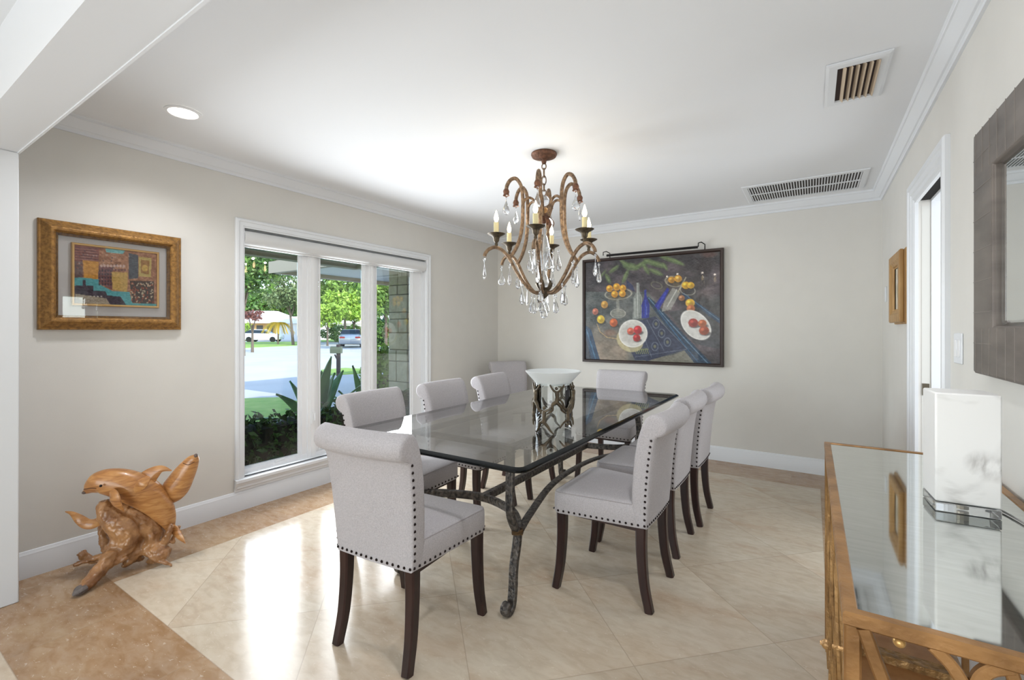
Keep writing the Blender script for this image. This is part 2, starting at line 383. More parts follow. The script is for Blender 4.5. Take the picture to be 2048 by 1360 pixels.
# hallway behind the pocket door
struct('wall_hall', MB().box(XR+1.2, XR+1.3, .55, YB+.2, 0, ZC).box(XR+.14, XR+1.3, YB+.2, YB+.3, 0, ZC), WALL)
struct('floor_hall', MB().box(XR, XRR, .55, YB+.2, -.02, .001), FLOOR)
# cased opening: soffit beam and jamb
BZ = 2.085
struct('trim_beam', MB().box(XL, XR, .41, YF, BZ, ZC), TRIM)
struct('trim_beam_casing', MB().box(-3.10, XR, .385, .41, BZ, BZ+.018).box(-3.10, XR, .392, .41, BZ+.018, BZ+.03), TRIM)
struct('trim_beam_bead', MB().box(XL, XR, YF-.006, YF+.002, BZ-.005, BZ), TRIM)
struct('trim_jamb', MB().box(XL-.2, -3.085, .38, YF, 0, BZ), TRIM, bevel=.004)
# crown
prof = [(0, 2.33), (.012, 2.33), (.012, 2.345), (.018, 2.351), (.026, 2.353), (.034, 2.362), (.046, 2.382), (.058, 2.396), (.064, 2.398), (.064, 2.408), (.07, 2.415)]
mb = MB(); mb.loops([[(XL+i, YF+i*.0, z), (XL+i, YB-i, z), (XR-i, YB-i, z), (XR-i, YF+i*.0, z)] for i, z in prof], closed=False)
struct('trim_crown', mb, TRIM, smooth=True, ang=28)
# baseboards
bprof = [(.016, 0), (.016, .105), (.013, .112), (.013, .118), (.009, .124), (.006, .133), (0, .136)]
def base(name, a, b, nrm, ext=0):
    a = Vector(a); b = Vector(b); n = Vector(nrm); mb = MB()
    mb.loops([[tuple(a+n*i+Vector((0, 0, z))), tuple(b+n*i+Vector((0, 0, z)))] for i, z in bprof], closed=False)
    return struct(name, mb, TRIM, smooth=True, ang=25)
base('baseboard_left', (XL, YF, 0), (XL, YB-.016, 0), (1, 0, 0))
base('baseboard_back', (XL, YB, 0), (XR, YB, 0), (0, -1, 0))
base('baseboard_right', (XR, 3.51, 0), (XR, YB-.016, 0), (-1, 0, 0))
base('baseboard_right', (XR, YF, 0), (XR, 2.6, 0), (-1, 0, 0))

# ------------------------------------------------------------------ frame helper (mitred rectangular mouldings)
def rect_frame(mb, axis, pos, a0, a1, z0, z1, prof, sgn=1, mi=0, kz=1):
    """axis 'x': frame lies in a plane x=pos and spans a along y; prof = (inset, height off the plane)"""
    L_ = []
    for i, hgt in prof:
        pts = [(a0+i, z0+i*kz), (a1-i, z0+i*kz), (a1-i, z1-i*kz), (a0+i, z1-i*kz)]
        L_.append([(pos+sgn*hgt, a, z) if axis == 'x' else (a, pos+sgn*hgt, z) for a, z in pts])
    return mb.loops(L_, mi=mi)

# ------------------------------------------------------------------ window
win = MB()
cz0, cz1 = .19, 2.045
rect_frame(win, 'x', XL, 1.638, 3.592, .15, cz1, [(0, 0), (0, .014), (.008, .02), (.02, .02), (.024, .015), (.05, .015), (.054, .01), (.062, .01), (.064, 0)])
# jamb reveal
rect_frame(win, 'x', XL, 1.70, 3.53, .235, 1.975, [(0, .002), (0, -.14)])
w1 = struct('window_1', win, TRIM, smooth=False)
# sill with nosing
sl = MB(); spro = [(-.14, .226), (.024, .222), (.034, .217), (.034, .198), (.028, .19), (.022, .176), (.014, .162), (.012, .136), (0, .136)]
sl.loops([[(XL+x, 1.632, z), (XL+x, 3.60, z)] for x, z in spro], closed=False)
for yy in (1.632, 3.60): sl.poly([(XL+x, yy, z) for x, z in spro[1:]])
struct('window_sill', sl, TRIM, parent=w1)
def sash(y0, y1, mull_right):
    s = MB(); gx = XL-.10
    for (pr, a0, a1, z0, z1) in (([(0, .03), (.014, .03), (.014, .012), (.03, .012), (.034, -.002)], y0, y1, .235, 1.975),):
        rect_frame(s, 'x', gx, a0, a1, z0, z1, pr)
    f = s.build('window_frame', WHITE, w1)
    g = MB().box(gx-.004, gx, y0+.034, y1-.034, .269, 1.941).build('pane', PANE, f)
    return f
sash(1.715, 2.20, 1); sash(2.335, 2.825, 1); sash(2.93, 3.43, 1)
mul = MB()
for a, b in ((2.20, 2.335), (2.825, 2.93), (3.43, 3.53), (1.70, 1.715)):
    mul.box(XL-.135, XL-.072, a, b, .23, 1.975)
    if a in (2.20, 2.825):
        mul.box(XL-.075, XL-.055, a+.03, b-.03, .235, 1.975); mul.box(XL-.06, XL-.048, a+.05, b-.05, .235, 1.975)
mul.build('mullion', WHITE, w1)
bl = MB().box(XL-.14, XL-.06, 1.71, 3.45, .222, .262); bl.build('window_rail', WHITE, w1)
# roller shade cassette
cas = MB(); pr = []
for k in range(9):
    a = R(-70+k*20); pr.append((XL-.03+.045*math.cos(a), 1.918+.055*math.sin(a)))
pr = [(XL-.055, 1.868)]+pr+[(XL-.055, 1.972)]
cas.loops([[(x, y, z) for x, z in pr] for y in (1.703, 3.525)], caps=True)
c_ = cas.build('shade_cassette', SHADE, None, smooth=True, ang=50); tag(c_, 'white rounded roller shade cassette across the window top', 'window shade')
MB().box(XL-.05, XL-.03, 1.72, 3.51, 1.855, 1.87).build('hem_bar', WHITE, c_)
# crank handle
ck = thing('window_crank', 'small white folding crank handle at the foot of the window', 'window handle', (XL-.065, 1.99, .245))
MB().box(-.012, .012, -.05, .05, -.02, .006).build('crank_base', WHITE, ck, bevel=.004)
MB().tube([(0.004, -.03, .006), (.006, -.03, .018), (.006, .045, .026)], .006, 8).build('crank_arm', WHITE, ck)
for yy, nm in ((2.268, 'tall white lock lever on the mullion right of the crank'),):
    lk = MB().box(XL-.05, XL-.036, yy-.014, yy+.014, .50, .60).tube([(XL-.036, yy, .52), (XL-.02, yy, .53), (XL-.018, yy, .585)], .006, 6).build('sash_lock', WHITE, None, smooth=True)
    tag(lk, nm, 'window lock')

# ------------------------------------------------------------------ pocket door
dc = MB()
cp = [(0, 0), (0, .018), (.008, .026), (.03, .026), (.036, .02), (.06, .018), (.068, .012), (.09, .012), (.1, .004)]
for k in range(len(cp)-1):
    (i0, h0), (i1, h1) = cp[k], cp[k+1]
    o0 = [(XR-h0, 2.62+i0, 0), (XR-h0, 2.62+i0, 2.085-i0), (XR-h0, 3.50-i0, 2.085-i0), (XR-h0, 3.50-i0, 0)]
    o1 = [(XR-h1, 2.62+i1, 0), (XR-h1, 2.62+i1, 2.085-i1), (XR-h1, 3.50-i1, 2.085-i1), (XR-h1, 3.50-i1, 0)]
    dc.loops([o0, o1], closed=False)
d1 = struct('door_1', dc, TRIM)
j = MB()
for x0, x1 in ((XR-.004, XR+.012), (XR+.066, XR+.14)):
    j.box(x0, x1, DY1-.004, DY1+.02, 0, DZ).box(x0, x1, DY0, DY1, DZ-.012, DZ+.01)
j.box(XR-.004, XR+.14, DY0-.015, DY0, 0, DZ)
j.build('door_jamb', TRIM, d1)
MB().box(XR+.016, XR+.07, DY1+.003, DY1+.02, 0, DZ+.03).box(XR+.02, XR+.062, DY0, DY1, DZ-.001, DZ+.02).build('slot_shade', DARK, d1)  # near-black boxes stand for the shade inside the pocket slot
MB().box(XR+.026, XR+.060, DY1-.001, DY1+.009, .01, DZ-.035).build('door_leaf', SAGE, d1)
MB().box(XR+.028, XR+.058, DY1-.004, DY1-.001, .90, .965).build('door_latch', BRASS, d1)

# light switch by the door
sw = thing('light_switch', 'white double rocker light switch between door and mirror', 'light switch', (XR, 2.48, 1.19))
MB().box(-.006, 0, -.058, .058, -.06, .06).build('switch_plate', TRIM, sw, bevel=.003)
for yy in (-.024, .024): MB().box(-.009, -.005, yy-.016, yy+.016, -.034, .034).build('switch_rocker', WHITE, sw, bevel=.002)
wp = MB().box(XR-.006, XR, 4.58, 4.66, 1.48, 1.60).build('wall_plate', TRIM, bevel=.003); tag(wp, 'small white blank wall plate behind the small gilt picture near the corner', 'wall plate')

# ------------------------------------------------------------------ ceiling items
v1 = thing('air_vent', 'square white ceiling vent with tan blades over a dark opening', 'air vent', (.167, 2.65, ZC))
m1 = MB(); L0 = [[(-.115, -.22, -.001), (.115, -.22, -.001), (.115, .22, -.001), (-.115, .22, -.001)]]
for i, z in ((0, -.008), (.012, -.012), (.042, -.012), (.042, -.002)):
    L0.append([(-.115+i, -.22+i, z), (.115-i, -.22+i, z), (.115-i, .22-i, z), (-.115+i, .22-i, z)])
m1.loops(L0).build('vent_frame', TRIM, v1)
MB().box(-.075, .075, -.18, .18, -.003, -.001).build('vent_backing', VENTD, v1)
for k in range(6):
    x = -.052+k*.0235
    MB().poly([(x-.001, -.18, -.003), (x-.001, .18, -.003), (x+.011, .18, -.018), (x+.011, -.18, -.018)]).poly([(x, -.18, -.003), (x, .18, -.003), (x+.012, .18, -.018), (x+.012, -.18, -.018)]).build('blade', VENTT, v1)
v2 = thing('return_grille', 'long white slotted ceiling grille beside the back crown moulding', 'air vent', (-.065, 4.40, ZC))
m2 = MB(); L0 = [[(-.415, -.27, -.001), (.415, -.27, -.001), (.415, .27, -.001), (-.415, .27, -.001)]]
for i, z in ((0, -.007), (.008, -.010), (.04, -.010), (.04, -.002)):
    L0.append([(-.415+i, -.27+i, z), (.415-i, -.27+i, z), (.415-i, .27-i, z), (-.415+i, .27-i, z)])
m2.loops(L0).build('grille_frame', TRIM, v2)
MB().box(-.376, .376, -.232, .232, -.0025, -.001).build('grille_backing', mat('grille_dark', (72, 66, 64), .8), v2)
gl = MB()
for k in range(41):
    x = -.368+k*.0184; gl.box(x-.0035, x+.0035, -.231, .231, -.010, -.003)
gl.box(-.375, .375, -.008, .008, -.011, -.004); gl.build('grille_slats', TRIM, v2)
cl = thing('recessed_light', 'round lit recessed ceiling light above the left picture', 'ceiling light', (-2.79, 1.10, ZC))
MB().lathe([(.085, -.001), (.084, -.006), (.068, -.008), (.064, -.003)], n=32).build('trim_ring', WHITE, cl, smooth=True)
MB().lathe([(.066, -.004), (.001, -.004)], n=32).build('lens', CANL, cl)
ld = bpy.data.lights.new('recessed_lamp', 'SPOT'); ld.energy = 50; ld.spot_size = R(140); ld.spot_blend = 1; ld.shadow_soft_size = .06; ld.color = (.98, .98, 1)
lo = bpy.data.objects.new('recessed_lamp', ld); lo.location = (0, 0, -.02); link(lo, cl)

# second recessed light, added out of view to brighten floor and seats
cl2 = thing('recessed_light', 'added unseen recessed fill light over the console side', 'ceiling light', (-.1, 1.10, ZC))
MB().lathe([(.085, -.001), (.084, -.006), (.068, -.008), (.064, -.003)], n=32).build('trim_ring', WHITE, cl2, smooth=True)
MB().lathe([(.066, -.004), (.001, -.004)], n=32).build('lens', CANL, cl2)
lo2 = bpy.data.objects.new('recessed_lamp', ld); lo2.location = (0, 0, -.02); link(lo2, cl2)

# ------------------------------------------------------------------ dining chairs
def chair_parts(root):
    # seat: tapered rounded cushion
    mb = MB(); rings = []
    def sec(z, ins):
        pts = []; wf, wb, yf, yb = .242-ins, .199-ins, .235-ins, -.20; r = .03
        for (cx, cy, a0) in ((wf-r, yf-r, 0), (-wf+r, yf-r, 90), (-wb+r*.4, yb+r*.4, 180), (wb-r*.4, yb+r*.4, 270)):
            rr = r if cy > 0 else r*.4
            for k in range(5):
                a = R(a0+k*22.5); pts.append((cx+rr*math.cos(a), cy+rr*math.sin(a), z))
        return pts
    for z, i in ((.372, .004), (.378, 0), (.44, 0), (.466, .001), (.474, .005), (.480, .014), (.484, .04), (.487, .09), (.489, .15)): rings.append(sec(z, i))
    mb.loops(rings, True, True); sto = mb.build('seat', FAB, root, smooth=True, ang=50)
    MB().box(-.192, .192, -.19, .215, .355, .374).build('seat_rail', LEG, root)
    wl_ = [p for p in sec(.4735, .003)]; wl_ = wl_[-1:]+wl_[:11]
    MB().tube(wl_, .0016, 4).build('seat_welt', mat_seam, sto, smooth=True)
    # back with scrolled top
    P = [(-.212, .372), (-.216, .44), (-.222, .52), (-.230, .62), (-.241, .72), (-.253, .785), (-.262, .800), (-.280, .806), (-.298, .820), (-.308, .842), (-.307, .866), (-.295, .886), (-.276, .899),
         (-.254, .906), (-.234, .900), (-.215, .882), (-.196, .842), (-.178, .785), (-.162, .70), (-.152, .60), (-.147, .52), (-.145, .44), (-.145, .372)]
    P = [(a, z if z < .5 else .5+(z-.5)*.97) for a, z in P]
    V = [Vector(p) for p in P]; n = len(V); inn = []
    for i in range(n):
        t = (V[(i+1) % n]-V[i-1]).normalized(); inn.append(Vector((t.y, -t.x)))
    # inward test: the centre of the lower slab lies at larger y than the rear points
    def wid(z): return .200+.026*max(0, min(1, (z-.372)/.5))
    cols = [(-1, .016, 0), (-1, .006, .006), (-.985, 0, .012)]+[(s, 0, .012) for s in (-.8, -.6, -.4, -.2, 0, .2, .4, .6, .8)]+[(.985, 0, .012), (1, .006, .006), (1, .016, 0)]
    rings = []
    for s, ins, e in cols:
        ring = []
        for v, nn in zip(V, inn):
            q = v+nn*ins; w = wid(v.y)
            xx = s*w + (0 if abs(s) < .98 else 0)
            if abs(s) == 1: xx = math.copysign(w+ (0 if ins > .01 else -.002), s)
            elif abs(s) > .9: xx = math.copysign(w-.008, s)
            ring.append((xx, q.x-.022*(1-s*s)*max(.25, min(1, (v.y-.37)/.3)), q.y))
        rings.append(ring)
    mb = MB(); mb.loops(rings, True, True)
    bko = mb.build('backrest', FAB, root, smooth=True, ang=60)
    # seam under the roll
    sm = [( s*(.224), -.264-.022*(1-s*s), .791) for s in [k/10 for k in range(-10, 11)]]
    MB().tube(sm, .002, 5).build('back_seam', mat_seam, bko, smooth=True)
    # nail heads
    nb = MB(); nb2 = MB()
    def nail(p, nrm, nb):
        p = Vector(p); nrm = Vector(nrm).normalized(); a = nrm.orthogonal().normalized(); b = nrm.cross(a); r = .0062
        nb.loops([[p+a*(math.cos(k*R(60))*r)+b*(math.sin(k*R(60))*r) for k in range(6)], [p+nrm*.0035+a*(math.cos(k*R(60))*r*.6)+b*(math.sin(k*R(60))*r*.6) for k in range(6)]], True, True)
    for s in (-1, 1):
        for k in range(15):
            z = .388+k*.0278; t = (z-.372)/.43; y = -.204-.036*t*t-.004*t
            nail((s*(wid(z)+.0), y, z), (s, 0, 0), nb)
        for k in range(15):
            t = k/14; nail((s*(.2005+.0415*t), -.175+t*.38, .386), (s, 0, 0), nb2)
    for k in range(15):
        s = -1+2*k/14; nail((s*.189, -.2145-.0055*(1-s*s), .386), (0, -1, 0), nb)
    for k in range(16):
        s = -1+2*k/15; nail((s*.225, .2355, .386), (0, 1, 0), nb2)
    nb.build('nailhead_trim', NAIL, bko, smooth=True); nb2.build('nailhead_trim', NAIL, sto, smooth=True)
    # legs
    for sx in (-1, 1):
        MB().tube([tuple(p) for p in smooth_path([(sx*.212, .196, .372), (sx*.214, .196, .26), (sx*.217, .205, .12), (sx*.222, .225, 0)], 4)], [(.0235-.00045*k*1.0, .0235-.00045*k) for k in range(13)], square=True, up=(0, 1, 0)).build('leg', LEG, root, smooth=True, ang=30)
        MB().tube([tuple(p) for p in smooth_path([(sx*.173, -.183, .372), (sx*.174, -.184, .26), (sx*.177, -.196, .12), (sx*.182, -.222, 0)], 4)], [(.0235-.00045*k, .0235-.00045*k) for k in range(13)], square=True, up=(0, 1, 0)).build('leg', LEG, root, smooth=True, ang=30)
mat_seam = mat('linen_seam', (166, 160, 160), .9)
GC = 'upholstered dining chairs around the glass table'
ch0 = thing('dining_chair', 'linen dining chair nearest the camera, its nailed back turned to us', 'chair', (-1.437, 1.412, 0), R(4.3), GC)
chair_parts(ch0)
for x, y, rz, lab, g in (
    (-.83, 2.245, 90, 'nearest of the three linen chairs on the right side of the table', GC),
    (-.85, 2.822, 90, 'middle of the three linen chairs on the right side of the table', GC),
    (-.825, 3.33, 90, 'farthest of the three linen chairs on the right side of the table', GC),
    (-2.005, 1.91, -87, 'nearest of the three linen chairs on the window side, before the mullion', GC),
    (-2.01, 2.56, -87, 'middle of the three linen chairs on the window side, by the right window casing', GC),
    (-2.005, 3.165, -85, 'farthest of the three linen chairs along the window side of the table', GC),
    (-1.455, 3.82, 180, 'linen chair at the far head of the table below the painting', GC),
    (-2.80, 4.40, -90-33, 'spare linen chair standing off the table in the back left corner', GC)):
    c = copy_tree(ch0); c.location = (x, y, 0); c.rotation_euler = (0, 0, R(rz)); c['label'] = lab; c['group'] = g

# ------------------------------------------------------------------ dining table
TX0, TX1, TY0, TY1, TZ = -2.035, -.885, 1.43, 3.83, .752
tb = thing('dining_table', 'rectangular glass dining table on a forged iron trestle base', 'table', (-1.46, 2.63, 0))
hx, hy = (TX1-TX0)/2, (TY1-TY0)/2
def rr(ins, z, r=.05):
    pts = []
    for cx, cy, a0 in ((hx-r, hy-r, 0), (-hx+r, hy-r, 90), (-hx+r, -hy+r, 180), (hx-r, -hy+r, 270)):
        for k in range(5):
            a = R(a0+k*22.5); pts.append((cx+(r-ins)*math.cos(a), cy+(r-ins)*math.sin(a), z))
    return pts
mb = MB()
mb.poly(rr(.018, TZ)[::1], 0); mb.poly(rr(.003, TZ-.019), 0)
gt = mb.build('glass_top', [TGLASS], tb)
mb = MB(); mb.loops([rr(.018, TZ), rr(.006, TZ-.005), rr(0, TZ-.009), rr(0, TZ-.015), rr(.003, TZ-.019)])
mb.build('glass_edge', TEDGE, gt, smooth=True, ang=20)
# top frame of the base
fx, fy, fz = .325, .93, .705
mb = MB()
for s in (-1, 1):
    mb.box(s*.30-.022, s*.30+.022, -.87, .87, .710, .7325); mb.box(-.30, .30, s*.85-.022, s*.85+.022, .710, .7325)
mb.build('top_frame', IRON, tb, bevel=.004)
for sx in (-1, 1):
    for sy in (-1, 1):
        lp = [(fx-.018, fy-.06, .722), (fx-.008, fy-.045, .64), (fx+.004, fy-.025, .56), (fx+.008, fy-.02, .45), (fx+.008, fy-.05, .38), (fx+.008, fy-.08, .34), (fx+.008, fy-.075, .29), (fx+.008, fy-.05, .2), (fx+.008, fy-.042, .10), (fx+.008, fy-.030, .035),
              (fx+.008, fy-.008, .016), (fx+.008, fy+.014, .018), (fx+.008, fy+.024, .036), (fx+.008, fy+.014, .052), (fx+.008, fy+.002, .050)]
        pts = [(sx*p[0], sy*p[1], p[2]) for p in smooth_path(lp, 4)]
        leg = MB().tube(pts, [(.013, .019)]*len(pts), square=True, up=(0, 1, 0)).build('leg', IRON, tb, smooth=True, ang=30)
        MB().tube([(sx*(fx+.008)+.024*math.cos(t*.7), sy*(fy-.079)+.026*math.sin(t*.7), .335+.002*math.sin(t)+t*.0006) for t in range(28)], .005, 5).build('collar', ROPE, leg, smooth=True)
# bowed stretcher on the console side
for sx in (1,):
    p = smooth_path([(sx*(fx+.008), -(fy-.09), .335), (sx*(fx-.03), -(fy-.26), .36), (sx*(fx-.10), -(fy-.6), .385), (sx*(fx-.12), 0, .39), (sx*(fx-.10), fy-.6, .385), (sx*(fx-.03), fy-.26, .36), (sx*(fx+.008), fy-.09, .335)], 6)
    MB().tube([tuple(q) for q in p], [(.009, .017)]*len(p), square=True, up=(0, 0, 1)).build('side_stretcher', IRON, tb, smooth=True, ang=30)
for sy in (-1, 1):
    p = smooth_path([(fx+.01, sy*(fy-.085), .345), (fx-.02, sy*(fy-.13), .375), (fx-.12, sy*(fy-.21), .375), (0, sy*(fy-.27), .375), (-fx+.12, sy*(fy-.21), .375), (-fx+.02, sy*(fy-.13), .375), (-fx-.01, sy*(fy-.085), .345)], 6)
    MB().tube([tuple(q) for q in p], [(.02, .012)]*len(p), square=True, up=(0, 0, 1)).build('end_stretcher', IRON, tb, smooth=True, ang=30)
MB().tube([(0, -(fy-.27), .375), (0, fy-.27, .375)], [(.02, .02)]*2, square=True, up=(0, 0, 1)).build('centre_stretcher', IRON, tb)

# ------------------------------------------------------------------ vase
vs = thing('hurricane_vase', 'flared frosted glass vase in a bronze cage of acrobat figures on the table', 'vase', (-1.105, 2.085, TZ))
MB().lathe([(.092, .003), (.093, .245)], n=36).build('glass_cylinder', VGLASS, vs, smooth=True)
MB().lathe([(.088, .235), (.094, .248), (.112, .268), (.138, .296), (.142, .302), (.136, .304), (.108, .275), (.09, .253), (.084, .24)], n=40).build('bowl', FROST, vs, smooth=True)
def fig(ang, z0, flip, seed):
    rnd = random.Random(seed); mb = MB(); r = .101
    def S(a, z): return (r*math.cos(ang+a/r), r*math.sin(ang+a/r), z)
    f = -1 if flip else 1
    def limb(pts, rad): mb.tube([S(a, z0+f*z) for a, z in smooth_path(pts, 4)], rad, 6)
    limb([(0, .026), (0.002, -.002), (-.003, -.03)], [.008]+[.011]*3+[.0095]*5)
    mb.ball(S(rnd.uniform(-.004, .004), z0+f*.040), .0085, 6)
    for s in (-1, 1):
        w = rnd.uniform(.7, 1.1)
        limb([(0, .02), (s*.024*w, .032), (s*.046*w, .058)], [.006, .006, .0055, .0055, .005, .005, .0045, .0045, .003])
        limb([(-.002, -.026), (s*.022, -.045-.006*s*w), (s*.03*w, -.066), (s*.05, -.086)], [.0085, .009, .009, .0085, .008, .0075, .007, .0065, .006, .0055, .005, .004, .003])
    return mb
for k in range(5):
    fig(k*2*math.pi/5+.35, .185, False, k).build('figure', DKBR, vs, smooth=True)
    fig(k*2*math.pi/5+.95, .088, k % 2 == 0, k+20).build('figure', DKBR, vs, smooth=True)

# ------------------------------------------------------------------ chandelier
CX, CY = -1.468, 2.642
cd = thing('chandelier', 'six candle iron chandelier with glass drops hanging over the dining table', 'chandelier', (CX, CY, 0))
MB().lathe([(.001, 2.414), (.083, 2.414), (.085, 2.405), (.078, 2.392), (.045, 2.380), (.018, 2.372), (.014, 2.35), (.006, 2.345)], n=28).build('canopy', RUST, cd, smooth=True)
def link_mb(z, rot, ln=.05, w=.014):
    pts = []
    for k in range(17):
        a = 2*math.pi*k/16; x = w*math.cos(a); zz = ln/2*math.sin(a)
        pts.append((x*math.cos(rot), x*math.sin(rot), z+zz))
    return MB().tube(pts, .0038, 6, caps=False)
for k, (z, ln) in enumerate(((2.330, .04), (2.288, .062), (2.238, .062), (2.193, .05), (2.158, .04))):
    link_mb(z, R(20+90*k), ln).build('chain_link', BRONZE, cd, smooth=True)
MB().ball((0, 0, 2.105), .036, 12, 1.0).build('crystal_ball', BEAD, cd, smooth=True)
MB().ball((0, 0, 2.045), .026, 10, .8).build('amber_bead', mat('amber_glass', (226, 178, 120), .1, trans=.5), cd, smooth=True)
hub = MB().lathe([(.001, 2.02), (.02, 2.02), (.036, 2.0), (.02, 1.985), (.012, 1.96), (.001, 1.955)], n=14).build('upper_hub', RUST, cd, smooth=True)
for k in range(6):
    a = R(20+60*k); lp = smooth_path([(.02, 2.0), (.045, 1.99), (.065, 1.96), (.06, 1.935)], 4)
    MB().tube([(r*math.cos(a), r*math.sin(a), z) for r, z in lp], [(.003, .004+.012*math.sin(math.pi*min(1, (i+1)/len(lp)))) for i in range(len(lp))], 6, up=(0, 0, 1)).build('leaf', RUST, hub, smooth=True)
MB().lathe([(.001, 1.955), (.012, 1.95), (.02, 1.91), (.014, 1.89), (.026, 1.86), (.038, 1.80), (.040, 1.76), (.030, 1.70), (.018, 1.66), (.014, 1.63), (.026, 1.61), (.034, 1.57), (.024, 1.54), (.008, 1.52), (.001, 1.515)], n=16).build('glass_column', CRYS, cd, smooth=True)
lh = MB().lathe([(.001, 1.545), (.022, 1.54), (.034, 1.52), (.036, 1.50), (.022, 1.48), (.010, 1.47), (.001, 1.465)], n=14).build('lower_hub', DKBR, cd, smooth=True)
for k in range(6):
    a = R(50+60*k); lp = smooth_path([(.02, 1.51), (.04, 1.53), (.055, 1.56), (.048, 1.585)], 4)
    MB().tube([(r*math.cos(a), r*math.sin(a), z) for r, z in lp], [(.003, .004+.011*math.sin(math.pi*min(1, (i+1)/len(lp)))) for i in range(len(lp))], 6, up=(0, 0, 1)).build('leaf', DKBR, lh, smooth=True)
def drop_mb(L=.108, w=.026, t=.010):
    mb = MB(); pr = [(.0, 0), (.10, .12), (.2, .22), (.38, .5), (.6, .88), (.78, 1), (.9, .78), (.97, .4), (1, .02)]
    mb.loops([[(w*s*math.cos(2*math.pi*k/10), t*s*math.sin(2*math.pi*k/10), -.040-L*q) for k in range(10)] for q, s in [(a, max(b, .03)) for a, b in pr]], True, True)
    mb.ball((0, 0, -.022), .0085, 6, 1.1); mb.ball((0, 0, -.037), .005, 5)
    mb.tube([(0, 0, 0), (0, 0, -.045)], .0012, 4)
    return mb
drop_me = None
def drop(p, parent, rz=0, L=1.0):
    global drop_me
    if drop_me is None:
        o = drop_mb().build('crystal_drop', CRYS, parent, smooth=True, ang=30); drop_me = o.data
    else:
        o = bpy.data.objects.new('crystal_drop', drop_me); link(o, parent)
    o.location = p; o.rotation_euler = (0, 0, rz); o.scale = (L, L, L)
    return o
def rz_path(pts, k=5): return [(r, 0, z) for r, z in smooth_path(pts, k)]
arms = []
arm = MB().tube(rz_path([(.034, 1.505), (.075, 1.51), (.12, 1.545), (.165, 1.60), (.20, 1.655), (.235, 1.715), (.275, 1.762), (.325, 1.786), (.368, 1.772), (.392, 1.745), (.398, 1.725)]), .0115, 8).build('arm', BRONZE, cd, smooth=True)
MB().tube(rz_path([(.243, 1.715), (.20, 1.77), (.165, 1.85), (.148, 1.95), (.145, 2.04), (.146, 2.12), (.158, 2.19), (.19, 2.232), (.226, 2.222), (.250, 2.185), (.256, 2.155)]), .0122, 8).build('strap', BRONZE, arm, smooth=True)
MB().tube(rz_path([(.146, 2.06), (.132, 2.10), (.10, 2.118), (.068, 2.10), (.05, 2.05), (.035, 2.0)]), .0085, 8).build('scroll', BRONZE, arm, smooth=True)
MB().lathe([(.001, 2.165), (.014, 2.16), (.021, 2.145), (.017, 2.125), (.023, 2.118), (.012, 2.135), (.006, 2.14)], (.256, 0, 0), 8).build('leaf_cap', RUST, arm, smooth=True)
MB().lathe([(.008, 1.786), (.011, 1.803), (.009, 1.813), (.018, 1.826), (.020, 1.843), (.026, 1.853), (.052, 1.866), (.058, 1.871), (.052, 1.873), (.016, 1.863), (.001, 1.863)], (.322, 0, 0), 18).build('candle_cup', DKBR, arm, smooth=True)
MB().lathe([(.0165, 1.863), (.0165, 1.943), (.006, 1.945), (.001, 1.945)], (.322, 0, 0), 14).build('candle_sleeve', CANDLE, arm, smooth=True, ang=30)
MB().lathe([(.006, 1.943), (.013, 1.958), (.015, 1.970), (.011, 1.988), (.005, 2.008), (.001, 2.020)], (.322, 0, 0), 12).build('bulb', BULB, arm, smooth=True)
drop((.399, 0, 1.727), arm, .4); drop((.256, 0, 2.135), arm, 1.1, .95)
drop((.235, 0, 1.70), arm, 1.7, 1.05); drop((.150, 0, 1.572), arm, .3); drop((.085, 0, 1.505), arm, 2.2, .9)
arms.append(arm); arm.rotation_euler = (0, 0, R(50))
for k in range(1, 6):
    c = copy_tree(arm, cd); c.rotation_euler = (0, 0, R(50+60*k+random.uniform(-2, 2)))
    for ch in c.children:
        if ch.name.startswith('crystal_drop'): ch.rotation_euler[2] += random.uniform(-1.2, 1.2)
for k in range(6):
    a = R(20+60*k); drop((.095*math.cos(a), .095*math.sin(a), 1.80), cd, a+1, 1.05)
drop((0, 0, 1.47), cd, .5, .9)
for k in range(6):
    a = R(50+60*k); pl = bpy.data.lights.new('candle_bulb', 'POINT'); pl.energy = .75; pl.color = (1, .9, .76); pl.shadow_soft_size = .014
    po = bpy.data.objects.new('candle_bulb', pl); po.location = (.322*math.cos(a), .322*math.sin(a), 2.045); link(po, cd)

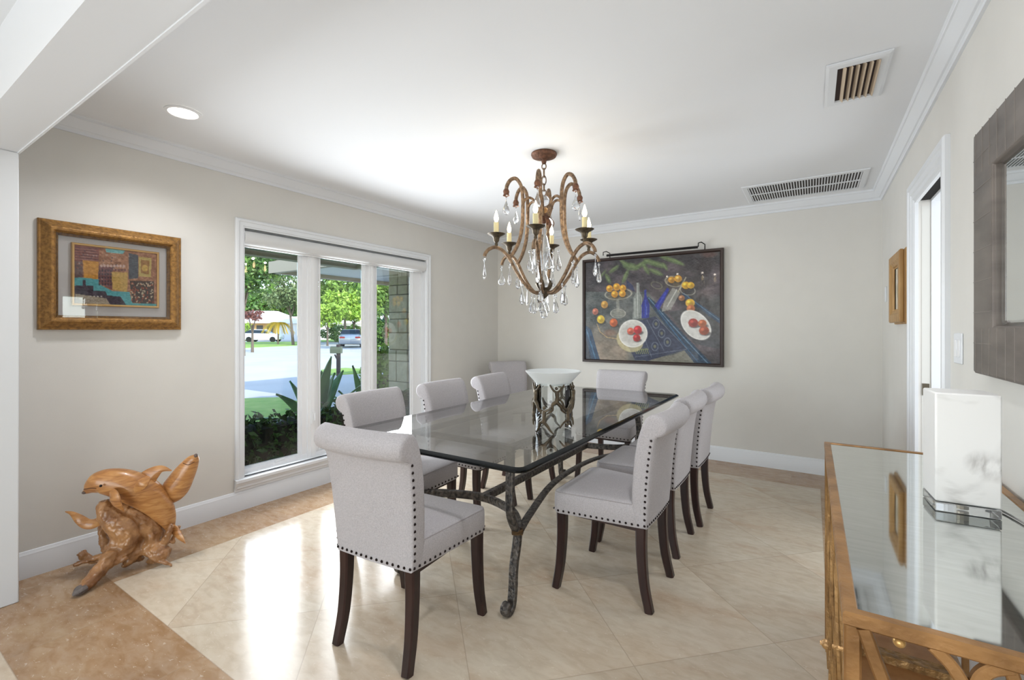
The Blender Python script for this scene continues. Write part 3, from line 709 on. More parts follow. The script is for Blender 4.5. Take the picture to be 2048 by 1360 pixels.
# ------------------------------------------------------------------ painted canvases (flat in the place too)
class Paint:
    def __init__(s, nu, nv, quad, base):
        s.nu, s.nv = nu, nv
        u, v = np.meshgrid(np.linspace(0, 1, nu), np.linspace(0, 1, nv)); (tl, tr, br, bl) = quad
        s.u, s.v = u, v
        s.X = (tl[0]*(1-u)+tr[0]*u)*(1-v)+(bl[0]*(1-u)+br[0]*u)*v
        s.Y = (tl[1]*(1-u)+tr[1]*u)*(1-v)+(bl[1]*(1-u)+br[1]*u)*v
        s.C = np.zeros((nv, nu, 3))+np.array(base, float)
    def noise(s, sc, seed, oct=3):
        r = np.random.RandomState(seed); out = np.zeros_like(s.X); amp = 1
        for o in range(oct):
            n = int(sc*2**o)+2; g = r.rand(n, n); x = s.u*(n-1.001); y = s.v*(n-1.001); i = x.astype(int); j = y.astype(int); fx = x-i; fy = y-j
            fx = fx*fx*(3-2*fx); fy = fy*fy*(3-2*fy)
            out += amp*((g[j, i]*(1-fx)+g[j, i+1]*fx)*(1-fy)+(g[j+1, i]*(1-fx)+g[j+1, i+1]*fx)*fy-.5); amp *= .5
        return out
    def put(s, m, c, a=1.0):
        m = (np.clip(m, 0, 1)*a)[..., None]; s.C = s.C*(1-m)+np.array(c, float)*m
    def ell(s, cx, cy, rx, ry, c, rot=0, a=1, soft=3, ring=None):
        ca, sa = math.cos(R(rot)), math.sin(R(rot)); dx = s.X-cx; dy = s.Y-cy
        x = (dx*ca+dy*sa)/rx; y = (-dx*sa+dy*ca)/ry; d = (np.sqrt(x*x+y*y)-1)*min(rx, ry)
        m = np.clip(.5-d/soft, 0, 1)
        if ring: m = np.clip(1-np.abs(d)/ring, 0, 1)
        s.put(m, c, a)
    def poly(s, pts, c, a=1):
        m = np.zeros(s.X.shape, bool); n = len(pts)
        for i in range(n):
            (x0, y0), (x1, y1) = pts[i], pts[(i+1) % n]
            cond = ((y0 > s.Y) != (y1 > s.Y))
            with np.errstate(divide='ignore', invalid='ignore'): xi = (x1-x0)*(s.Y-y0)/((y1-y0) if y1 != y0 else 1e-9)+x0
            m ^= cond & (s.X < xi)
        s.put(m.astype(float), c, a)
    def line(s, pts, w, c, a=1):
        for (x0, y0), (x1, y1) in zip(pts[:-1], pts[1:]):
            dx, dy = x1-x0, y1-y0; L = dx*dx+dy*dy+1e-9; t = np.clip(((s.X-x0)*dx+(s.Y-y0)*dy)/L, 0, 1)
            d = np.hypot(s.X-x0-t*dx, s.Y-y0-t*dy); s.put(np.clip((w/2-d)/2+.5, 0, 1), c, a)
    def fruit(s, x, y, r, c):
        s.ell(x+r*.3, y+r*.7, r*1.1, r*.5, (30, 26, 28), 0, .6, 8)
        s.ell(x, y, r, r*.98, c); s.ell(x+r*.25, y+r*.3, r*.62, r*.6, tuple(v*.7 for v in c), 0, .7, r*.6); s.ell(x-r*.3, y-r*.3, r*.35, r*.32, tuple(min(255, v*1.25+25) for v in c), 0, .8, r*.3)
    def mesh(s, name, fn, parent, rough=.45, coat=0):
        nu, nv = s.nu, s.nv; V = [fn(a, b) for b in np.linspace(0, 1, nv) for a in np.linspace(0, 1, nu)]
        F = [(j*nu+i, j*nu+i+1, (j+1)*nu+i+1, (j+1)*nu+i) for j in range(nv-1) for i in range(nu-1)]
        me = bpy.data.meshes.new(name); me.from_pydata(V, [], F); c = np.clip(s.C, 0, 255)/255
        l = np.where(c <= .04045, c/12.92, ((c+.055)/1.055)**2.4).reshape(-1, 3)
        at = me.color_attributes.new('paint', 'FLOAT_COLOR', 'POINT'); at.data.foreach_set('color', np.hstack([l, np.ones((len(l), 1))]).astype(np.float32).ravel())
        m = mat(name+'_paint', (128, 128, 128), rough, coat=coat, bump=(60, .3)); nt = m.node_tree; a = nt.nodes.new('ShaderNodeVertexColor'); a.layer_name = 'paint'
        nt.links.new(a.outputs[0], nt.nodes['Principled BSDF'].inputs['Base Color']); me.materials.append(m)
        return link(bpy.data.objects.new(name, me), parent)

# still life painting on the back wall
PX0, PX1, PZ0, PZ1 = -2.17, -.71, .905, 2.048
pt = thing('still_life_painting', 'large dark still life painting of fruit and bottles on the back wall', 'painting')
mb = MB(); rect_frame(mb, 'y', YB, PX0, PX1, PZ0, PZ1, [(0, 0), (0, .045), (.004, .05), (.022, .05), (.03, .042), (.032, .028)], sgn=-1)
mb.build('frame', PFRAME, pt)
P = Paint(250, 200, ((150, 300), (1358, 195), (1358, 1212), (150, 1165)), (74, 68, 72))
P.C += P.noise(5, 1, 4)[..., None]*np.array((34, 26, 30))
# lower left table area, warm grey greens
P.poly([(150, 560), (760, 560), (1300, 1240), (150, 1240)], (84, 92, 90), .8)
P.put((np.clip((P.Y-820)/200, 0, 1)*np.clip((640-P.X)/100, 0, 1)), (156, 138, 118), .75)
P.C += P.noise(9, 2, 3)[..., None]*np.array((46, 40, 36))
# dark green band below and table edges
P.poly([(1010, 1240), (700, 1180), (980, 1130), (1100, 1080), (1180, 1240)], (128, 124, 108), .8)
P.poly([(150, 860), (210, 900), (300, 1175), (270, 1240), (150, 1240)], (30, 62, 92)); P.line([(160, 900), (255, 1165)], 12, (58, 104, 138)); P.poly([(150, 960), (215, 1175), (150, 1175)], (24, 34, 48))
P.poly([(760, 600), (830, 660), (1320, 1240), (1180, 1240), (740, 620)], (28, 54, 78)); P.line([(765, 615), (1270, 1215)], 9, (90, 120, 146)); P.line([(840, 720), (1180, 1190)], 8, (44, 88, 126))
P.poly([(1060, 560), (1358, 800), (1358, 850), (1050, 600)], (36, 62, 90)); P.line([(1070, 575), (1350, 815)], 6, (88, 118, 142))
P.poly([(930, 740), (1200, 700), (1358, 880), (1358, 1080), (1160, 1030)], (62, 66, 70), .7)
# patterned cloth
P.poly([(640, 830), (830, 780), (1100, 1080), (760, 1185), (640, 1175), (570, 1040)], (42, 50, 76)); P.C += P.noise(30, 5, 2)[..., None]*14
for a, b in (((750, 815), (900, 1090)), ((700, 900), (790, 1150)), ((830, 785), (1095, 1075)), ((640, 1150), (1090, 1080))): P.line([a, b], 5, (120, 128, 140), .7)
for x, y in ((880, 935), (930, 1015), (820, 1055), (830, 850)): P.ell(x, y, 28, 38, (128, 138, 150), 0, .8, 3, ring=5); P.ell(x, y, 12, 16, (150, 148, 100), 0, .6)
for x in range(640, 760, 18): P.line([(x, 1070), (x+14, 1120)], 5, (170, 176, 90), .8)
P.line([(610, 1090), (760, 1080)], 5, (160, 168, 90), .7)
# leaves across the top
rng = np.random.RandomState(3)
for x, y, rx, ry, ro in ((380, 440, 50, 22, 60), (440, 355, 60, 18, -35), (550, 420, 70, 20, -65), (600, 330, 80, 34, 10), (700, 310, 80, 22, -30), (780, 290, 70, 26, 20), (850, 310, 70, 26, 20), (830, 380, 70, 22, 25), (960, 270, 110, 22, 20), (1020, 290, 60, 14, 30), (740, 350, 60, 20, 60), (330, 400, 50, 10, -50), (540, 300, 50, 20, 30), (910, 330, 40, 16, 60)):
    P.ell(x, y, rx, ry, (96, 118, 76), ro, .75, 8); P.ell(x-5, y-4, rx*.7, ry*.4, (140, 158, 104), ro, .5, 8)
P.ell(1240, 330, 60, 90, (44, 38, 42), 20, .7, 20); P.ell(1270, 220, 60, 30, (124, 84, 76), 0, .5, 20); P.line([(1130, 230), (1220, 300), (1250, 420)], 10, (48, 40, 46), .8)
for x in range(1190, 1330, 22): P.line([(x, 420), (x+6, 600)], 4, (104, 98, 102), .35)
# footed bowl with oranges
P.poly([(350, 560), (605, 530), (560, 620), (470, 650), (390, 630)], (96, 94, 84), .6); P.ell(480, 580, 128, 48, (190, 186, 168), -4, .9, 3, ring=5); P.ell(478, 600, 100, 30, (120, 112, 90), -4, .5, 5)
for x, y, r in ((395, 530, 32), (465, 515, 34), (525, 525, 30), (445, 580, 32), (520, 575, 32)): P.fruit(x, y, r, (222, 158, 50))
P.line([(475, 645), (478, 730)], 30, (150, 150, 140), .7); P.ell(478, 755, 72, 32, (178, 176, 160), 0, .5, 4); P.ell(478, 755, 72, 40, (196, 192, 178), 0, .9, 3, ring=4)
# bottles
P.poly([(650, 480), (678, 475), (682, 560), (706, 610), (700, 800), (620, 805), (622, 610), (650, 570)], (150, 156, 150), .75); P.line([(640, 620), (640, 790)], 6, (214, 218, 210), .8); P.line([(664, 480), (660, 780)], 8, (200, 204, 196), .6); P.line([(690, 620), (685, 790)], 5, (90, 98, 96))
P.poly([(725, 545), (742, 540), (748, 610), (775, 680), (768, 795), (700, 800), (698, 680), (722, 620)], (34, 44, 132)); P.line([(735, 640), (735, 780)], 14, (52, 72, 180), .8); P.line([(748, 690), (746, 770)], 4, (120, 140, 214), .8)
P.poly([(560, 450), (620, 500), (640, 560), (560, 520)], (38, 46, 84), .8)
P.poly([(930, 520), (948, 535), (900, 640), (855, 725), (815, 690), (860, 620)], (34, 44, 140)); P.line([(915, 570), (845, 690)], 12, (54, 70, 184), .8)
P.poly([(975, 520), (1040, 560), (960, 720), (880, 740), (900, 650)], (160, 160, 152), .75); P.line([(1010, 540), (930, 690)], 8, (210, 210, 202), .8); P.line([(1085, 430), (1020, 560)], 10, (190, 186, 160), .8)
P.ell(835, 500, 50, 28, (150, 154, 120), 20, .6, 4, ring=5)
# right bowl and fruits
P.ell(985, 465, 75, 46, (180, 176, 150), 10, .9, 3, ring=6); P.fruit(965, 450, 30, (200, 144, 56)); P.fruit(1020, 440, 32, (214, 156, 54)); P.ell(1005, 490, 30, 20, (96, 84, 60), 0, .7)
P.ell(1100, 545, 62, 42, (184, 182, 168), 15, .9, 3, ring=5); P.fruit(1085, 500, 34, (222, 172, 50)); P.fruit(1125, 500, 30, (222, 172, 50))
P.fruit(1050, 615, 26, (170, 120, 84)); P.fruit(1120, 660, 38, (224, 176, 56)); P.fruit(1125, 710, 34, (188, 110, 64))
# left loose fruit
P.fruit(345, 675, 34, (204, 152, 70)); P.fruit(252, 738, 30, (190, 112, 88)); P.fruit(308, 808, 38, (220, 184, 54)); P.fruit(435, 838, 38, (198, 96, 48))
P.line([(270, 850), (300, 920), (370, 970), (470, 985)], 7, (190, 160, 110), .8); P.ell(400, 930, 60, 30, (160, 110, 84), 0, .4, 20)
# white plates
P.ell(590, 1000, 130, 100, (196, 184, 140), 25, .8, 6); P.ell(620, 937, 132, 124, (206, 204, 198)); P.ell(620, 937, 130, 122, (236, 234, 228), 0, 1, 3, ring=8); P.ell(612, 935, 96, 88, (182, 178, 172), 0, .6, 20)
for x, y, r, c in ((598, 915, 32, (206, 96, 74)), (665, 903, 38, (190, 44, 52)), (655, 975, 34, (176, 46, 46))): P.fruit(x, y, r, c)
P.ell(1165, 860, 100, 150, (212, 210, 206), -38); P.ell(1165, 860, 98, 148, (238, 236, 232), -38, 1, 3, ring=7)
for x, y, r, c in ((1145, 840, 40, (160, 62, 54)), (1218, 845, 34, (190, 104, 64)), (1232, 910, 40, (164, 78, 52))): P.fruit(x, y, r, c)
P.C += P.noise(60, 9, 2)[..., None]*22; P.C *= .93
P.mesh('canvas', lambda a, b: (PX0+.03+(PX1-PX0-.06)*a, YB-.03, PZ1-.03-(PZ1-PZ0-.06)*b), pt, .35, .15)
lt = thing('picture_light', 'slim black picture light bar over the still life painting', 'picture light')
MB().tube([(-1.86, YB-.10, 2.066), (-.93, YB-.10, 2.066)], .012, 10).build('light_bar', BLACK, lt, smooth=True)
for x in (-1.90, -.925):
    MB().tube([(x, YB-.10, 2.068), (x+.0, YB-.10, 2.105), (x+.02, YB-.06, 2.118), (x+.045, YB-.02, 2.10), (x+.045, YB-.02, 2.052)], .005, 6).build('bracket', BLACK, lt, smooth=True)

# gilt framed artwork on the left wall
AY0, AY1, AZ0, AZ1 = .662, 1.306, 1.264, 1.842
ga = thing('gilt_framed_artwork', 'small collage relief floating in a wide gilt frame on the left wall', 'framed art')
mb = MB(); rect_frame(mb, 'x', XL, AY0, AY1, AZ0, AZ1, [(0, 0), (0, .018), (.004, .022), (.010, .022), (.014, .026), (.022, .034), (.032, .046), (.044, .052), (.054, .050), (.062, .042), (.066, .03), (.072, .026), (.077, .02), (.077, .012)])
mb.build('frame', GOLDF, ga, smooth=True, ang=30)
MB().box(XL+.004, XL+.008, AY0+.07, AY1-.07, AZ0+.07, AZ1-.07).build('mat_board', MATBOARD, ga)
MB().box(XL+.0335, XL+.035, AY0+.066, AY1-.066, AZ0+.066, AZ1-.066).build('glazing', PICGLASS, ga)
BY0, BY1, BZ0, BZ1 = .790, 1.187, 1.395, 1.735
mb = MB(); rect_frame(mb, 'x', XL+.008, BY0, BY1, BZ0, BZ1, [(0, 0), (0, .018), (.003, .02), (.011, .02), (.014, .010)]); inn = mb.build('inner_frame', GOLD2, ga)
Q = Paint(150, 110, ((465, 395), (1345, 480), (1343, 998), (460, 975)), (176, 124, 92))
Q.C += Q.noise(24, 4, 3)[..., None]*60
Q.poly([(465, 395), (715, 420), (700, 560), (465, 560)], (150, 84, 76), .8)
for y in range(420, 560, 26): Q.line([(470, y), (700, y+14)], 9, (92, 56, 66), .6); Q.line([(475, y+12), (700, y+26)], 4, (212, 188, 178), .5)
Q.poly([(465, 560), (545, 560), (545, 720), (465, 730)], (106, 84, 88), .8); Q.poly([(690, 600), (850, 610), (850, 840), (700, 770)], (120, 74, 82), .8)
Q.poly([(1020, 470), (1130, 490), (1130, 720), (1020, 730)], (72, 84, 98), .9)
for k in range(60): Q.ell(480+rng.rand()*560, 420+rng.rand()*360, 9, 9, [(70, 56, 70), (226, 206, 196), (170, 84, 60)][k % 3], 0, .5)
Q.poly([(460, 720), (700, 730), (700, 780), (840, 850), (1030, 860), (1060, 970), (1343, 975), (1343, 1000), (460, 1000)], (96, 182, 188))
Q.poly([(775, 425), (985, 445), (960, 478), (780, 462)], (130, 198, 200)); Q.poly([(545, 550), (705, 560), (695, 735), (555, 722)], (222, 158, 60)); Q.poly([(835, 660), (1010, 665), (1005, 860), (845, 835)], (214, 176, 96))
Q.poly([(1135, 505), (1285, 520), (1275, 710), (1135, 700)], (206, 182, 108)); Q.poly([(1160, 535), (1260, 545), (1250, 680), (1155, 670)], (170, 122, 62)); Q.ell(1205, 620, 38, 34, (214, 176, 90))
for x in range(730, 1000, 34): Q.ell(x, 600, 14, 14, (228, 200, 190), 0, .9); Q.ell(x+12, 640, 14, 9, (98, 56, 66), 0, .8)
for x in range(710, 840, 30):
    for y in range(650, 800, 34): Q.ell(x, y, 9, 11, (60, 50, 66), 0, .8)
Q.poly([(1030, 745), (1310, 750), (1310, 975), (1060, 965)], (74, 50, 42))
for k in range(110): Q.ell(1045+rng.rand()*255, 760+rng.rand()*205, 13, 6, [(228, 210, 176), (190, 88, 52), (54, 44, 44)][k % 3], rng.rand()*180, .9)
Q.poly([(460, 800), (540, 800), (545, 745), (570, 745), (575, 800), (650, 800), (650, 850), (770, 850), (790, 895), (930, 905), (990, 985), (460, 985)], (66, 52, 68)); Q.poly([(470, 880), (780, 925), (820, 985), (470, 975)], (186, 172, 152))
for x in range(620, 740, 36): Q.ell(x, 905, 10, 6, (220, 214, 204))
for x in range(500, 760, 50): Q.ell(x, 945, 18, 10, (130, 116, 104), 0, .8, 3, ring=3)
Q.C += Q.noise(50, 8, 2)[..., None]*36
Q.mesh('relief', lambda a, b: (XL+.022, BY0+.012+(BY1-BY0-.024)*a, BZ1-.012-(BZ1-BZ0-.024)*b), inn, .4)

# small gilt picture on the right wall
sp = thing('small_gilt_picture', 'small light wood framed picture beside the pocket door', 'framed art')
mb = MB(); rect_frame(mb, 'x', XR, 3.60, 4.07, 1.30, 1.762, [(.0, 0), (.0, .012), (.006, .016), (.014, .016), (.016, .022), (.010, .028), (.010, .040), (.018, .046), (.06, .046), (.07, .038), (.085, .034), (.09, .026), (.098, .024)], sgn=-1)
mb.build('frame', LIGHTWOOD, sp)
S = Paint(40, 40, ((0, 0), (1, 0), (1, 1), (0, 1)), (206, 198, 180)); S.ell(.5, .55, .25, .3, (110, 130, 96), 0, .8, .05); S.ell(.45, .3, .2, .12, (170, 184, 196), 0, .7, .05); S.C += S.noise(8, 3)[..., None]*40
S.mesh('print', lambda a, b: (XR-.018, 3.69+.29*(1-a), 1.67-.28*b), sp)

# wall mirror
mf = thing('wall_mirror', 'large square mirror in a wide grey stone frame above the console', 'mirror')
mb = MB(); rect_frame(mb, 'x', XR, 1.40, 2.13, 1.120, 1.91, [(.008, 0), (.0, .006), (.0, .03), (.01, .036), (.192, .036), (.198, .03), (.198, .014)], sgn=-1, kz=.78)
mb.build('frame', MIRF, mf, bevel=.002)
gr = MB()
for t in (.07, .14, .21, .28, .35, .42, .49, .56, .63, .70):
    gr.box(XR-.0368, XR-.0355, 1.40+t-.0006, 1.40+t+.0006, 1.125, 1.268).box(XR-.0368, XR-.0355, 1.40+t-.0006, 1.40+t+.0006, 1.762, 1.905)
for t in (.1, .2, .3, .4, .5, .6, .7): gr.box(XR-.0368, XR-.0355, 1.94, 2.125, 1.12+t-.0006, 1.12+t+.0006)
gr.build('frame_seams', mat('seam_grey', (140, 132, 126), .5), mf)
mb = MB(); rect_frame(mb, 'x', XR, 1.59, 1.94, 1.268, 1.762, [(0, .012), (.022, .020)], sgn=-1); mb.poly([(XR-.020, 1.612, 1.290), (XR-.020, 1.918, 1.290), (XR-.020, 1.918, 1.740), (XR-.020, 1.612, 1.740)])
mb.build('mirror_glass', MIRROR, mf)

# ------------------------------------------------------------------ console table
cn = thing('console_table', 'gilt iron console table with an antiqued mirror top against the right wall', 'console table')
KX0, KX1, KY0, KY1, KZ = .042, .478, .935, 2.315, .80
mb = MB(); w = .022
rings = []
for i, z in ((.003, KZ-.023), (0, KZ-.020), (0, KZ-.004), (.003, KZ), (w-.002, KZ), (w, KZ-.003), (w, KZ-.023)):
    rings.append([(KX0+i, KY0+i, z), (KX1-i, KY0+i, z), (KX1-i, KY1-i, z), (KX0+i, KY1-i, z)])
rings.append(rings[0]); mb.loops(rings).build('top_frame', CONS, cn)
MB().box(KX0+w, KX1-w, KY0+w, KY1-w, KZ-.012, KZ-.003).build('mirror_top', ANTMIR, cn)
def bar(name, pts, r, m=CONS, k=5, up=(0, 1, 0)):
    p = smooth_path(pts, k) if len(pts) > 2 else pts
    return MB().tube([tuple(q) for q in p], [r]*len(p), square=True, up=up).build(name, m, cn, smooth=True, ang=30)
for yy in (KY0+.02, KY1-.02):
    s = 1 if yy < 1.5 else -1
    for xx in (KX0+.014, KX1-.014):
        bar('leg', [(xx, yy-s*.006, KZ-.021), (xx, yy, .45), (xx, yy+s*.02, 0)], (.010, .012))
for sgn_, xx in ((1, KX0+.014), (-1, KX1-.014)):
    bar('end_scroll', [(xx+sgn_*.014, KY0+.010, KZ-.021), (xx+sgn_*.04, KY0+.012, .70), (xx+sgn_*.085, KY0+.015, .58), (xx+sgn_*.14, KY0+.02, .44), (xx+sgn_*.17, KY0+.02, .30)], (.011, .010))
bar('end_scroll', [(.155, KY0+.012, KZ-.021), (.178, KY0+.012, .755), (.196, KY0+.012, .715), (.20, KY0+.012, .66)], (.007, .009))
bar('end_scroll', [(.24, KY0+.012, KZ-.021), (.216, KY0+.012, .765), (.203, KY0+.012, .735), (.20, KY0+.012, .66), (.205, KY0+.012, .45)], (.007, .009))
bar('end_scroll', [(.238, KY0+.012, KZ-.021), (.248, KY0+.012, .745), (.268, KY0+.012, .70), (.275, KY0+.012, .62)], (.006, .008))
for k in range(16):
    y = KY0+.10+k*.078; ph = k*1.7
    pts = [(KX0+.012+.006*math.sin(z*9+ph), y+.020*math.sin(z*11+ph)*(1 if k % 2 else -1), z) for z in [KZ-.022-i*(KZ-.05)/12 for i in range(13)]]
    MB().tube([tuple(q) for q in smooth_path(pts, 3)], .0065, 6).build('side_vine', CONS2, cn, smooth=True)
MB().box(.052, .285, KY0+.04, KY1-.03, .405, .42).build('shelf', SHELF, cn, bevel=.003)
MB().box(.052, .285, 1.495, 1.53, .42, .438).build('shelf_bar', CONS2, cn)
MB().box(.052, .29, KY0+.02, KY0+.04, .40, .425).build('shelf_bar', CONS, cn)
MB().ball((.022, 1.0, .70), .009, 8).tube([(.012, 1.0, .70), (.05, 1.0, .70)], .004, 6).build('knob', CONS2, cn, smooth=True)
MB().ball((.118, KY0+.03, KZ-.04), .009, 8).build('knob', GOLD2, cn, smooth=True)

lm = thing('alabaster_lamp', 'white veined alabaster block lamp on a clear acrylic base on the console', 'lamp', (.325, 1.655, KZ-.003), R(3))
MB().box(-.062, .062, -.06, .06, .001, .024).build('acrylic_base', ACRY, lm, bevel=.002)
MB().box(-.062, .062, -.06, .06, .026, .305).build('alabaster_block', ALAB, lm, bevel=.004)
MB().tube([(.0, 0, .004), (0, 0, .027)], .012, 10).build('socket', BRASS, lm)
cb = MB().tube([tuple(p) for p in smooth_path([(.375, 1.71, .801), (.41, 1.66, .801), (.44, 1.50, .801), (.455, 1.35, .801), (.462, 1.2, .801)], 6)], .0028, 6).build('lamp_cord', mat('clear_cord', (150, 148, 146), .3), None, smooth=True)
tag(cb, 'thin grey lamp cord lying on the mirrored console top behind the lamp', 'cord')

# ------------------------------------------------------------------ dolphin sculpture
sc_ = thing('dolphin_sculpture', 'carved wooden sculpture of two dolphins over a gnarled root on the floor', 'sculpture', (-2.95, 1.05, 0))
SO = Vector((-2.95, 1.05, 0))
def sp3(zx, zy, off=0.0):
    px, py = 100+zx/4.12, 880+zy/4.12
    d = 2.375+(px-130)/265*.17+off
    return inworld(px, py, d)-SO
SCL = 2.44/FPX/4.12
def body(pts, n=14, k=5, flat=1.0):
    q = smooth_path([tuple(sp3(x, y, o))+(r*SCL,) for x, y, r, o in pts], k)
    return [tuple(a[:3]) for a in q], [max(.001, a[3]) for a in q]
def limbmesh(mb, pts, n=12, k=5, flat=1.0, up=None):
    p, r = body(pts, k=k); mb.tube(p, [(a*flat, a) for a in r], n, up=up); return mb
view = Vector((-math.sin(YAW), math.cos(YAW), 0))
# dolphin in front
d1_ = limbmesh(MB(), [(272, 432, 10, -.02), (300, 420, 26, -.02), (345, 385, 62, -.02), (410, 352, 92, -.02), (500, 345, 108, -.02), (610, 365, 120, -.015), (720, 410, 126, -.01), (820, 470, 118, 0), (905, 555, 98, .01), (958, 640, 72, .015), (985, 710, 42, .02), (1000, 760, 24, .02)], 18, 6, .8, up=view).build('dolphin', TEAK, sc_, smooth=True)
limbmesh(MB(), [(790, 330, 80, .0), (850, 275, 58, .0), (920, 238, 30, 0), (1003, 252, 4, 0)], 10, 5, .25, up=view).build('dorsal_fin', TEAK, d1_, smooth=True)
limbmesh(MB(), [(505, 420, 26, -.075), (530, 470, 52, -.10), (560, 540, 40, -.10), (605, 585, 10, -.08)], 10, 5, .28, up=view).build('flipper', TEAK, d1_, smooth=True)
limbmesh(MB(), [(700, 420, 20, -.07), (760, 360, 44, -.085), (815, 300, 14, -.07)], 10, 5, .35, up=view).build('flipper', TEAK, d1_, smooth=True)
limbmesh(MB(), [(985, 720, 30, .01), (1030, 745, 40, 0), (1075, 800, 28, -.02), (1116, 852, 4, -.03)], 10, 5, .3, up=view).build('tail_fluke', TEAK, d1_, smooth=True)
eye = MB(); c = sp3(418, 378, -.078); eye.ball(tuple(c), .0065, 6); eye.build('eye', DARK, d1_, smooth=True)
mth = limbmesh(MB(), [(278, 408, 3, -.032), (330, 398, 3, -.062), (380, 400, 3, -.078)], 5, 3).build('mouth_line', mat('dark_groove', (84, 46, 22), .6), d1_)
bk = MB(); c = sp3(283, 433, -.025); bk.ball(tuple(c), .011, 7, .7); bk.build('beak', mat('grey_beak', (104, 90, 84), .5), d1_, smooth=True)
# dolphin behind
d2_ = limbmesh(MB(), [(1208, 118, 10, .02), (1192, 148, 40, .02), (1160, 195, 64, .03), (1100, 290, 90, .04), (1030, 400, 104, .05), (940, 470, 80, .06), (820, 540, 70, .06), (690, 600, 62, .05), (560, 640, 50, .03), (450, 655, 30, .0), (390, 672, 28, -.01)], 16, 6, .8, up=view).build('dolphin', TEAK, sc_, smooth=True)
limbmesh(MB(), [(430, 655, 30, -.01), (360, 690, 38, -.02), (300, 690, 40, -.02), (240, 650, 34, -.02), (180, 605, 16, -.01), (125, 590, 3, 0)], 10, 5, .3, up=view).build('tail_fluke', TEAK, d2_, smooth=True)
limbmesh(MB(), [(1095, 190, 3, -.02), (1140, 205, 3, -.03), (1190, 180, 3, -.015)], 5, 3).build('mouth_line', MATS['dark_groove'], d2_)
bk = MB(); c = sp3(1203, 128, .01); bk.ball(tuple(c), .010, 7, 1.1); bk.build('beak', MATS['grey_beak'], d2_, smooth=True)
# root mass
rt = MB()
for pts in (
    [(440, 500, 30, -.02), (450, 560, 62, -.02), (520, 640, 92, -.02), (620, 720, 112, -.02), (650, 810, 100, -.02), (600, 890, 84, -.03), (520, 960, 70, -.06), (430, 1050, 58, -.11), (350, 1140, 50, -.15), (280, 1215, 42, -.18), (215, 1265, 20, -.205)],
    [(560, 640, 80, .0), (680, 640, 100, .01), (790, 700, 104, .02), (850, 780, 84, .02), (820, 850, 70, .01), (740, 900, 60, .0), (680, 960, 50, -.02), (620, 1030, 24, -.03)],
    [(430, 520, 30, 0), (520, 560, 66, 0), (640, 590, 60, 0)],
    [(860, 850, 44, 0), (930, 860, 36, -.01), (965, 800, 26, -.02), (985, 740, 22, -.02), (1005, 690, 18, -.02)],
    [(850, 870, 40, 0), (830, 810, 26, -.02), (860, 765, 16, -.02)],
    [(860, 900, 50, -.01), (935, 925, 66, -.02), (985, 925, 40, -.02)],
    [(1000, 850, 26, .01), (1030, 780, 20, .02), (1065, 710, 14, .02)],
    [(780, 920, 36, -.02), (860, 960, 32, -.03), (940, 1000, 20, -.04), (1012, 1040, 6, -.05)],
    [(760, 960, 34, 0), (680, 990, 30, 0), (600, 1040, 14, -.02)],
    [(820, 970, 40, .02), (880, 1010, 24, .02)],
    [(470, 660, 30, .05), (440, 720, 34, .05), (445, 800, 36, .05), (470, 870, 40, .03), (520, 930, 50, .0)],
    [(250, 925, 34, .05), (290, 960, 34, .05), (350, 985, 26, .04), (430, 985, 26, .02), (520, 960, 30, 0)],
    [(200, 1032, 10, -.01), (280, 1005, 16, -.01), (380, 975, 20, -.01), (470, 950, 24, -.02)],
    [(640, 965, 14, -.07), (570, 1000, 20, -.08), (500, 1030, 26, -.09), (420, 1010, 26, -.08)],
    [(530, 960, 46, -.08), (480, 960, 40, -.09), (430, 1000, 36, -.10)],
    [(560, 800, 40, -.04), (540, 860, 50, -.04), (500, 900, 50, -.03)],
): limbmesh(rt, pts, 10, 4)
ro = rt.build('root_base', DRIFT, sc_)
rm = ro.modifiers.new('r', 'REMESH'); rm.mode = 'VOXEL'; rm.voxel_size = .0055; rm.use_smooth_shade = True
tx = bpy.data.textures.new('gnarl', 'CLOUDS'); tx.noise_scale = .045
dm = ro.modifiers.new('d', 'DISPLACE'); dm.texture = tx; dm.strength = .022; dm.mid_level = .5
tx2 = bpy.data.textures.new('gnarl_fine', 'CLOUDS'); tx2.noise_scale = .014
dm2 = ro.modifiers.new('d2', 'DISPLACE'); dm2.texture = tx2; dm2.strength = .007; dm2.mid_level = .5
tip = limbmesh(MB(), [(275, 1218, 40, -.184), (245, 1240, 42, -.197), (215, 1262, 30, -.208), (185, 1284, 8, -.215)], 9, 3, .8).build('charred_tip', ASHY, sc_, smooth=True)

# ------------------------------------------------------------------ exterior
GZ = -.2
struct('ground', MB().box(-140, -3.56, -60, 120, GZ-.2, GZ), CONC)
# house shell over the room: roof and eaves
rf = MB(); rf.loops([[(-6.0, -9, 2.42), (-6.0, 4.65, 2.42)], [(-1.5, -9, 4.2), (-1.5, 4.65, 4.2)], [(6.5, -9, 2.42), (6.5, 4.65, 2.42)]], closed=False)
rf.loops([[(-6.0, 4.65, 2.42), (-6, 9, 2.42)], [(-1.5, 4.65, 4.2), (-1.5, 9, 4.2)], [(6.5, 4.65, 2.42), (6.5, 9, 2.42)]], closed=False)
rf.box(-3.56, 6, -8, 8, 2.56, 2.6)
struct('roof', rf, ROOFW)
sf = struct('trim_soffit', MB().box(-5.85, -3.56, -9, 4.65, 2.26, 2.30), STUC)
struct('trim_fascia', MB().box(-6.0, -5.85, -9, 4.65, 2.2, 2.45).box(-6.05, -5.85, -9, 4.66, 2.44, 2.47), FASC)
struct('trim_fascia', MB().box(-6.0, -3.56, 4.63, 4.72, 2.2, 2.45), FASC)
